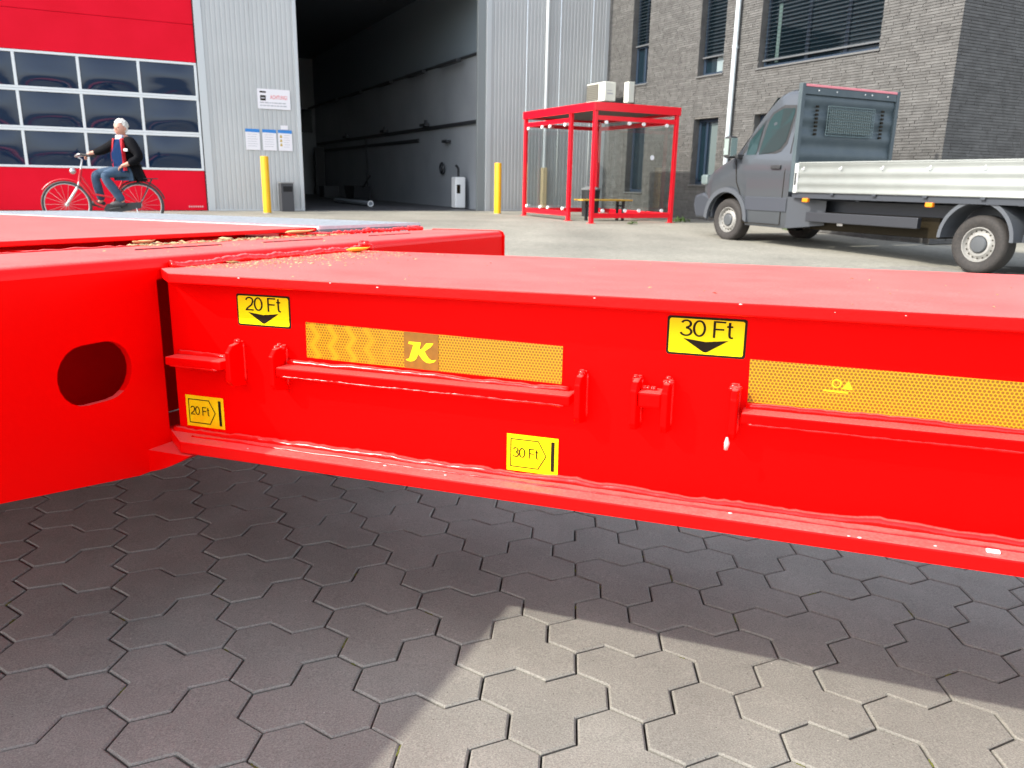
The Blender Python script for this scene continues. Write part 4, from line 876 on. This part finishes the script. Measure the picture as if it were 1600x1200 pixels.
part('side_trim', vbox(HW-.01, 8.94, -.38, HW+.012, 9.83, -.17), mat('trim_grey', (.045, .05, .062), .45), van, bevel=.008)
hd = part('door_handle', vbox(HW-.005, 9.12, .25, HW+.03, 9.32, .31), BLKP, van, bevel=.012)
part('mirror_arm', vbox(HW-.05, 9.98, .42, HW+.1, 10.08, .48), BLKP, van, bevel=.01)
mr = part('mirror', vbox(HW+.06, 10.05, .42, HW+.22, 10.19, .76), BLKP, van, bevel=.03)
part('mirror_glass', vbox(HW+.075, 10.04, .45, HW+.205, 10.0495, .73), mat('mirror_m', (.55, .62, .58), .08, .8), mr); part('mirror_cap', vbox(HW+.221, 10.07, .47, HW+.228, 10.17, .72), mat('mirror_cap_m', (.25, .3, .28), .3), mr)
part('front_bumper', MB().prism([(10.68, -.56), (10.7, -.2), (10.97, -.13), (11.17, -.18), (11.2, -.35), (11.12, -.56)], EY, EZ, EX, (UC-.93, 0, 0), 1.86), VANL, van, bevel=.05, seg=3)
part('headlight', vbox(.78, 10.86, .0, .93, 11.03, .17), mat('headlight_m', (.12, .15, .15), .15), van, bevel=.03)
fl = []
for r_, a0 in ((AR, 1), (AR+.075, -1)):
    fl.append([(AW+r_*cos(radians(a)), AZ+.01+r_*sin(radians(a))) for a in (range(-2, 183, 6) if a0 == 1 else range(182, -3, -6))])
part('wheel_arch', MB().prism(fl[0]+fl[1], EY, EZ, (-1, 0, 0), (UC-HW+.02, 0, 0), .045), FLARE, van, smooth=30)
part('wheel_well', vbox(.68, AW-.42, -.5, .3, AW+.42, -.14), BLK, van)
# chassis, bed
part('chassis_rail', vbox(.55, 3.4, -.42, .45, 9.0, -.2).add(*[(lambda b: (b.v, b.f))(vbox(-.45, 3.4, -.42, -.55, 9.0, -.2))][0]), VANL, van)
part('side_rail', vbox(HW-.14, 6.75, -.5, HW-.06, 8.6, -.36), mat('rail_dark', (.022, .024, .03), .5), van, bevel=.01)
part('cab_step_panel', MB().add([V(.99, 8.925, -.15), V(.75, 8.4, -.2), V(.75, 8.4, -.55), V(.99, 8.925, -.62)], [(0, 1, 2, 3)]), VANL, van)
part('underbody', vbox(.7, 6.6, -.62, -.7, 8.7, -.36), BLK, van); part('fuel_label', vbox(.771, 8.05, -.54, .772, 8.15, -.47), SIGNW, van)
part('bed_floor', vbox(1.0, 3.3, -.165, -1.0, 8.84, -.085), VANL, van)
for ly in (1.005, -1.03):
    z0, z1 = -.083, .33; N = 26; pr = []
    for i in range(N+1): z = z0+(z1-z0)*i/N; pr.append((z, .011*cos(2*pi*(z-z0)/.137)))
    q = MB(); q.v = [V(ly+p+(.012 if ly > 0 else -.012), w, z) for w in (3.3, 8.73) for z, p in pr]; q.f = [(i, i+1, N+2+i, N+1+i) for i in range(N)]
    bd = part('dropside', q, BED, van, smooth=60); sd = bd.modifiers.new('solid', 'SOLIDIFY'); sd.thickness = .025; sd.offset = -1 if ly > 0 else 1
    part('dropside_rim', vbox(ly-.01, 3.3, .33, ly+.03, 8.74, .345), BED, bd)
    if ly > 0:
        part('corner_post', vbox(ly-.02, 8.73, -.09, ly+.035, 8.798, .33), mat('post_alu', (.6, .62, .6), .4, .2), bd, bevel=.004); part('latch', vbox(ly+.036, 8.75, .02, ly+.042, 8.78, .2), DARK, bd)
        for w_ in (8.62, 7.95, 7.28, 6.6, 5.9, 5.2): part('hook', MB().tube([V(ly+.045, w_+.03, .25), V(ly+.05, w_, .24), V(ly+.045, w_-.01, .28)], .008, 5), SIGNW, bd)
        for w_ in (8.05, 7.35, 6.6, 5.85): part('hinge', vbox(ly+.015, w_, -.115, ly+.03, w_+.06, -.085), VANL, bd, bevel=.004)
for w_ in (8.56, 6.56, 4.6): part('marker_lamp', vbox(.98, w_-.05, -.22, 1.03, w_+.05, -.165), MATS['marker_lens'], van, bevel=.008)
# headboard
hbp = []
for ly in (.98, -1.03): part('headboard_post', vbox(ly, 8.80, -.08, ly+.07, 8.87, 1.45), HB, van, bevel=.006)
N = 40; zz = np.linspace(.0, 1.30, N+1); q = MB(); q.v = [V(l_, 8.835+.012*sin(z*2*pi/.26), z) for l_ in (-.96, .98) for z in zz]; q.f = [(i, i+1, N+2+i, N+1+i) for i in range(N)]
hbo = part('headboard', q, HB, van, smooth=60)
part('headboard_top_beam', vbox(-.96, 8.805, 1.30, .98, 8.865, 1.405), HB, van, bevel=.005); part('headboard_cap', vbox(-.96, 8.80, 1.407, .98, 8.87, 1.44), PINK, van, bevel=.005)
part('rear_window', vbox(-.45, 8.80, .78, .45, 8.815, 1.12), VGL, hbo)
q = MB()
for i in range(24): x = -.5+1.0*i/23; q.tube([V(x, 8.792, .74), V(x+.0, 8.792, 1.16)], .005, 4)
for z in np.linspace(.74, 1.16, 11): q.tube([V(-.5, 8.79, z), V(.5, 8.79, z)], .005, 4)
part('window_mesh', q, mat('mesh_green', (.12, .17, .17), .5), hbo)
for x in (.68, -.72): q = MB(); [q.box(V(x, 8.82, z), V(x+.05, 8.80, z+.03)) for z in np.arange(.74, 1.16, .055)]; part('slot_row', q, BLK, hbo)
part('bolt_row', MB().add(*(lambda b: (b.v, b.f))(MB())) if False else (lambda b: b)(MB().ball(V(.72, 8.80, 1.36), .012, 6, 4).ball(V(.35, 8.80, 1.36), .01, 6, 4).ball(V(-.25, 8.80, 1.36), .01, 6, 4).ball(V(-.4, 8.80, 1.36), .012, 6, 4).ball(V(-.75, 8.80, 1.36), .012, 6, 4)), GALV, hbo)
# wheels
def wheel(w, z, ly, sgn, sink=1.):
    R_ = .345; c = V(ly, w, z); ax = (-sgn, 0, 0)
    tw = part('wheel', MB().lathe([(.205, -.02), (.21, .0), (.25, .018), (.30, .022), (.325, .01), (.343, -.02), (.345, -.05), (.345, -.16), (.335, -.2), (.29, -.22), (.2, -.2)], c, ax, 40), TYRE, van, smooth=40)
    part('rim', MB().lathe([(.208, -.012), (.205, .004), (.195, .004), (.19, -.02), (.17, -.045), (.155, -.03), (.135, -.012), (.11, -.01), (.10, -.03), (.095, -.03)], c, ax, 36), RIM, tw, smooth=35)
    q = MB(); cc = np.array(c)
    for k in range(16):
        a = 2*pi*k/16; e = np.array([-sgn*-.0, cos(a), sin(a)]); t_ = np.array([0, -sin(a), cos(a)]); o = cc+np.array([-sgn*-.035, 0, 0])*1+e*.158
        q.add([o+e*.013+t_*.009, o+e*.013-t_*.009, o-e*.013-t_*.007, o-e*.013+t_*.007], [(0, 1, 2, 3)])
    q.v = [(cc[0]-sgn*-.032, y_, z_) for x_, y_, z_ in q.v]; q.v = [(cc[0]+(-sgn)*(-.030), y_, z_) for x_, y_, z_ in q.v]
    part('vent_holes', q, BLK, tw); part('hub_cap', MB().lathe([(.1, -.03), (.098, -.005), (.085, .008), (.04, .012), (0, .012)], c, ax, 24), mat('hub_dark', (.07, .075, .08), .45), tw, smooth=40)
wheel(5.93, -.635, .90, 1); wheel(10.27, -.56, .93, 1); wheel(5.93, -.635, -.90, -1); wheel(10.27, -.56, -.93, -1)
RW_, RZ_ = 5.95, -.60; fl = [[(RW_+r_*cos(radians(a)), RZ_+.02+r_*sin(radians(a))) for a in rg_] for r_, rg_ in ((.43, range(0, 181, 6)), (.475, range(180, -1, -6)))]
part('rear_mudguard', MB().prism(fl[0]+fl[1], EY, EZ, (-1, 0, 0), (UC-.62, 0, 0), .36), FLARE, van, smooth=30)
part('mudguard_skirt', MB().prism([(5.0, -.58), (5.47, -.58), (5.42, -.2), (5.0, -.2)], EY, EZ, (-1, 0, 0), (UC-.80, 0, 0), .03), VANL, van)

# ---------------------------------------------------------------- cyclist
def skin_body(name, joints, edges, radii, m, parent, sub=1, root=0):
    me = bpy.data.meshes.new(name); me.from_pydata([tuple(j) for j in joints], edges, []); me.materials.append(m); o = bpy.data.objects.new(name, me); COL.objects.link(o); o.parent = parent
    sk = o.modifiers.new('skin', 'SKIN'); sk.use_smooth_shade = True; me.skin_vertices[0].data.foreach_set('radius', [v for r_ in radii for v in (r_ if hasattr(r_, '__len__') else (r_, r_))])
    for i, d in enumerate(me.skin_vertices[0].data): d.use_root = (i == root)
    sb = o.modifiers.new('sub', 'SUBSURF'); sb.levels = sub; sb.render_levels = sub; return o
# local frame: x = forward along the bicycle (image left), y = away from the camera, z up; origin under the rear hub
rear = np.array([-5.765, 12.231, -.457]); front = np.array([-6.68, 11.93, -.445]); gR = ground_z(rear[0], rear[1])
fx = (front-rear)*[1, 1, 0]; WB = np.linalg.norm(fx); fx /= WB; fz = np.array([0, 0, 1.0]); fy = np.cross(fz, fx)
FB = np.stack([fx, fy, fz], 1); orgB = FB.T @ np.array([rear[0], rear[1], float(gR)])
# fy points towards: make +y the side facing away from the camera handled by sign NEAR
NEAR = 1.0 if (fy @ np.array([0, -1.0, 0])) > 0 else -1.0
WR = .345
bk = thing('bicycle', 'red step through city bicycle with black mudguards', 'bicycle', FB, orgB)
FRAMES[bk.name] = (FB, np.zeros(3))
hz = WR
def wheelb(x, label=None):
    q = MB().tube([(x+(WR-.02)*cos(a), 0, hz+(WR-.02)*sin(a)) for a in np.linspace(0, 2*pi, 36, endpoint=False)], .019, 8, closed=True); w_ = part('wheel', q, RIMW, bk, smooth=180)
    part('rim', MB().tube([(x+(WR-.045)*cos(a), 0, hz+(WR-.045)*sin(a)) for a in np.linspace(0, 2*pi, 36, endpoint=False)], .009, 6, closed=True), CHR, w_, smooth=180)
    q = MB()
    for k in range(18): a = 2*pi*k/18; q.tube([(x, .02*(-1)**k, hz), (x+(WR-.045)*cos(a), 0, hz+(WR-.045)*sin(a))], .0018, 3, caps=False)
    part('spoke', q, CHR, w_, stuff=True); part('hub', MB().tube([(x, -.045, hz), (x, .045, hz)], .025, 10), CHR, w_, smooth=60); return w_
XF = max(WB, 1.0)
wheelb(0); wheelb(XF)
bb = (.42, 0, .28); st = (.2, 0, .72); ht0 = (XF-.2, 0, .68); ht1 = (XF-.24, 0, .86)
q = MB(); q.tube([ht1, ht0], .022, 10).tube([ht0, (.6, 0, .36), bb], .02, 10).tube([(XF-.22, 0, .77), (.62, 0, .5), (.36, 0, .45)], .016, 10).tube([bb, st], .017, 10).tube([bb, (0, .05, hz)], .01, 6).tube([bb, (0, -.05, hz)], .01, 6).tube([(.3, 0, .62), (0, .05, hz)], .008, 6).tube([(.3, 0, .62), (0, -.05, hz)], .008, 6)
part('frame', q, BIKE, bk, smooth=60)
part('fork', MB().tube([ht0, (XF-.17, 0, .6)], .018, 8).tube([(XF-.17, .05, .6), (XF, .05, hz)], .011, 6).tube([(XF-.17, -.05, .6), (XF, -.05, hz)], .011, 6).tube([(XF-.17, -.05, .6), (XF-.17, .05, .6)], .012, 6), CHR, bk, smooth=60)
part('handlebar', MB().tube([ht1, (XF-.27, 0, 1.0), (XF-.22, 0, 1.03)], .013, 8).tube([(XF-.42, .3, 1.05), (XF-.28, .27, 1.07), (XF-.2, .1, 1.04), (XF-.2, -.1, 1.04), (XF-.28, -.27, 1.07), (XF-.42, -.3, 1.05)], .012, 8), CHR, bk, smooth=60)
part('grip', MB().tube([(XF-.42, .3, 1.05), (XF-.3, .275, 1.07)], .018, 8), BLKP, bk); part('grip', MB().tube([(XF-.42, -.3, 1.05), (XF-.3, -.275, 1.07)], .018, 8), BLKP, bk)
part('saddle', MB().ball((.13, 0, .75), .12, 12, 8, (1.2, .75, .35)), BLKP, bk, smooth=180)
for x, a0, a1 in ((0, 0, 165), (XF, 35, 170)): part('mudguard', MB().tube([(x+(WR+.02)*cos(radians(a)), 0, hz+(WR+.02)*sin(radians(a))) for a in np.linspace(a0, a1, 16)][::(1 if x == 0 else -1)], .013, 6), DARK if x == 0 else BIKE, bk, smooth=60)
part('luggage_rack', MB().tube([(.12, .05, .74), (-.28, .05, .74), (-.28, -.05, .74), (.12, -.05, .74)], .008, 6).tube([(-.2, .06, .74), (0, .06, hz)], .006, 5).tube([(-.2, -.06, .74), (0, -.06, hz)], .006, 5).tube([(-.05, .05, .74), (-.05, -.05, .74)], .006, 5), DARK, bk)
part('chain_guard', MB().prism([(-.02, .3), (.45, .2), (.5, .28), (.45, .36), (-.02, .39)], EX, EZ, EY, (0, NEAR*.05, 0), .01), DARK, bk); part('crank', MB().tube([(.42, NEAR*.08, .28), (.26, NEAR*.09, .31)], .009, 6).tube([(.42, -NEAR*.08, .28), (.59, -NEAR*.09, .31)], .009, 6).tube([(.26, NEAR*.07, .31), (.26, NEAR*.18, .31)], .014, 6).tube([(.59, -NEAR*.07, .31), (.59, -NEAR*.18, .31)], .014, 6), DARK, bk)
part('headlamp', MB().ball((XF-.13, 0, .83), .045, 10, 8), CHR, bk, smooth=180)
part('kickstand', MB().tube([(.05, NEAR*.06, .3), (-.03, NEAR*.12, .05)], .008, 6), CHR, bk)
pr = thing('person', 'white haired person in an open black jacket and jeans riding the red bicycle', 'person', FB, orgB); FRAMES[pr.name] = (FB, np.zeros(3))
Nn = NEAR
hip = (.15, 0, .87); hL = (.17, Nn*.09, .85); hR = (.18, -Nn*.09, .85); kL = (.44, Nn*.2, .78); kR = (.60, -Nn*.06, .79); aL = (.21, Nn*.13, .40); aR = (.54, -Nn*.12, .40)
ch = (.14, Nn*.02, 1.12); nk = (.13, Nn*.02, 1.32); sL = (.03, Nn*.17, 1.26); sR = (.24, -Nn*.14, 1.27); eL = (-.1, Nn*.26, 1.04); wL = (.12, Nn*.24, .93); eR = (.48, -Nn*.24, 1.14); wR_ = (.64, -Nn*.285, 1.10); hd0 = (.145, Nn*.03, 1.38)
J = [hip, ch, nk, hd0, sL, eL, wL, sR, eR, wR_, hL, kL, aL, hR, kR, aR, (.29, Nn*.14, .35), (.62, -Nn*.13, .35)]
E_ = [(0, 1), (1, 2), (2, 3), (2, 4), (4, 5), (5, 6), (2, 7), (7, 8), (8, 9), (0, 10), (10, 11), (11, 12), (0, 13), (13, 14), (14, 15), (12, 16), (15, 17)]
RR = [.12, .13, .055, .05, .06, .045, .032, .06, .045, .032, .085, .06, .04, .085, .06, .04, .035, .035]
def hand(base, d, up_, n0):
    d = np.array(d, float); d /= np.linalg.norm(d); up_ = np.array(up_, float); side = np.cross(d, up_); side /= np.linalg.norm(side); up_ = np.cross(side, d); b = np.array(base)
    js = [b+d*.05]; es = []; rs = [.03]
    for k, L in enumerate((.07, .08, .075, .06)):
        o = b+d*.08+side*(-.03+.02*k); js += [o, o+d*L*.5-up_*.02, o+d*L*.6-up_*.05]; rs += [.011, .0095, .008]; i = len(js)-3; es += [(0, i), (i, i+1), (i+1, i+2)]
    o = b+d*.03-side*.035; js += [o, o+d*.04-side*.01-up_*.03]; rs += [.012, .009]; es += [(0, len(js)-2), (len(js)-2, len(js)-1)]
    return js, [(a+n0, c+n0) for a, c in es], rs
for wrist, d, jn in ((wL, (.6, -Nn*.5, -.25), 6), (wR_, (.5, -Nn*.1, -.25), 9)):
    n0 = len(J); js, es, rs = hand(wrist, d, (0, 0, 1), n0); J += js; E_ += es+[(jn, n0)]; RR += rs
body = skin_body('body', J, E_, RR, SKIN, pr)
hc = np.array([.155, Nn*.05, 1.455])
q = MB(); face_dir = np.array([.55, Nn*.83, 0]); face_dir /= np.linalg.norm(face_dir); side_ = np.cross(face_dir, [0, 0, 1.0])
def hp(a, b, c): return hc+side_*a+face_dir*b+np.array([0, 0, c])
vs = MB().ball((0, 0, 0), 1, 20, 14); q.add([hp(x*.078*(1-.22*max(0, -z)), y_*.098*(1-.1*max(0, -z))+(.01 if z < 0 else 0), z*.118) for x, y_, z in vs.v], vs.f)
v2 = MB().ball((0, 0, 0), 1, 8, 6); q.add([hp(x*.012, .1+y_*.02, z*.024-.01) for x, y_, z in v2.v], v2.f)
for s_ in (-1, 1): q.add([hp(s_*.08+x*.01, y_*.02, z*.032) for x, y_, z in v2.v], v2.f)
head = part('head', q, SKIN, pr, smooth=180)
for s_ in (-1, 1): part('eye', MB().add([hp(s_*.03+x*.012, .088+y_*.01, .012+z*.008) for x, y_, z in v2.v], v2.f), mat('eye_dark', (.03, .025, .02), .4), head, smooth=180)
part('mouth', MB().add([hp(x*.028, .096+y_*.006, -.055+z*.006) for x, y_, z in v2.v], v2.f), mat('lip', (.4, .12, .1), .5), head)
q = MB(); rr = random.Random(9); vs = MB().ball((0, 0, 0), 1, 20, 14)
q.add([hp(x*.088, y_*.1-.014, z*.11+.028) for x, y_, z in vs.v if True], [f_ for f_ in vs.f if np.mean([vs.v[i][2] for i in f_]) > .15-.9*(np.mean([vs.v[i][1] for i in f_]) < .25)*1 and not (np.mean([vs.v[i][1] for i in f_]) > .5 and np.mean([vs.v[i][2] for i in f_]) < .45)])
for i in range(160):
    a = rr.uniform(0, 2*pi); z = rr.uniform(.05, 1); r_ = sqrt(1-z*z); p = hp(cos(a)*r_*.088, sin(a)*r_*.1-.014, z*.11+.03)
    if sin(a)*r_ > .5 and z < .5: continue
    d = hp(cos(a+.3)*r_*.098, sin(a+.3)*r_*.108-.014, z*.12+.018); q.tube([p, d], [.012, .004], 4)
part('hair', q, HAIR, head, smooth=180)
jk = skin_body('jacket', [(.1, Nn*.02, .78), (.1, Nn*.02, .98), (.11, Nn*.0, 1.17), (.12, Nn*.0, 1.30), sL, eL, (.08, Nn*.25, .945), sR, eR, (.61, -Nn*.275, 1.105), (.0, Nn*.05, .82)], [(0, 1), (1, 2), (2, 3), (3, 4), (4, 5), (5, 6), (3, 7), (7, 8), (8, 9), (0, 10)], [(.17, .14), (.175, .14), (.175, .14), (.09, .09), .09, .075, .055, .085, .07, .05, .14], JACK, pr, sub=2)
# open front: sweater panel, red lining strips, collar
def fpanel(pts, off, m, name, par=pr):
    q = MB(); P = [np.array([.115, Nn*.02, -.125])+side_*a+face_dir*(b+.012)+np.array([0, 0, z]) for a, b, z in pts]; n = len(P); q.add(P+[p+face_dir*off for p in P], [tuple(range(n)), tuple(range(n, 2*n))[::-1]]+[(i, (i+1) % n, n+(i+1) % n, n+i) for i in range(n)]); return part(name, q, m, par, bevel=.006)
fpanel([(-.085, .135, .96), (.095, .135, .96), (.1, .15, 1.2), (.065, .11, 1.42), (-.055, .11, 1.42), (-.085, .15, 1.2)], .035, SWEAT, 'sweater')
for s_ in (-1, 1): fpanel([(s_*.088, .135, .98), (s_*.1, .13, .98), (s_*.102, .145, 1.2), (s_*.078, .11, 1.43), (s_*.062, .115, 1.43), (s_*.088, .145, 1.2)], .045, LRED, 'lining')
fpanel([(-.04, .09, 1.41), (.05, .09, 1.41), (.055, .07, 1.48), (-.045, .07, 1.48)], .04, SHIRT, 'collar'); fpanel([(-.13, .17, 1.26), (-.17, .16, 1.26), (-.17, .16, 1.285), (-.13, .17, 1.285)], .012, WHT, 'badge')
skin_body('trousers', [(.15, 0, .87), hL, kL, (.21, Nn*.13, .39), hR, kR, (.54, -Nn*.12, .39)], [(0, 1), (1, 2), (2, 3), (0, 4), (4, 5), (5, 6)], [(.14, .14), .1, .078, .062, .1, .078, .06], JEAN, pr, sub=2)
for a, s_ in ((aL, 1), (aR, -1)): part('shoe', MB().ball((a[0]+.07, a[1]+.01*s_, a[2]-.04), .056, 12, 8, (2.1, .75, .85)), SHOE, pr, smooth=180)
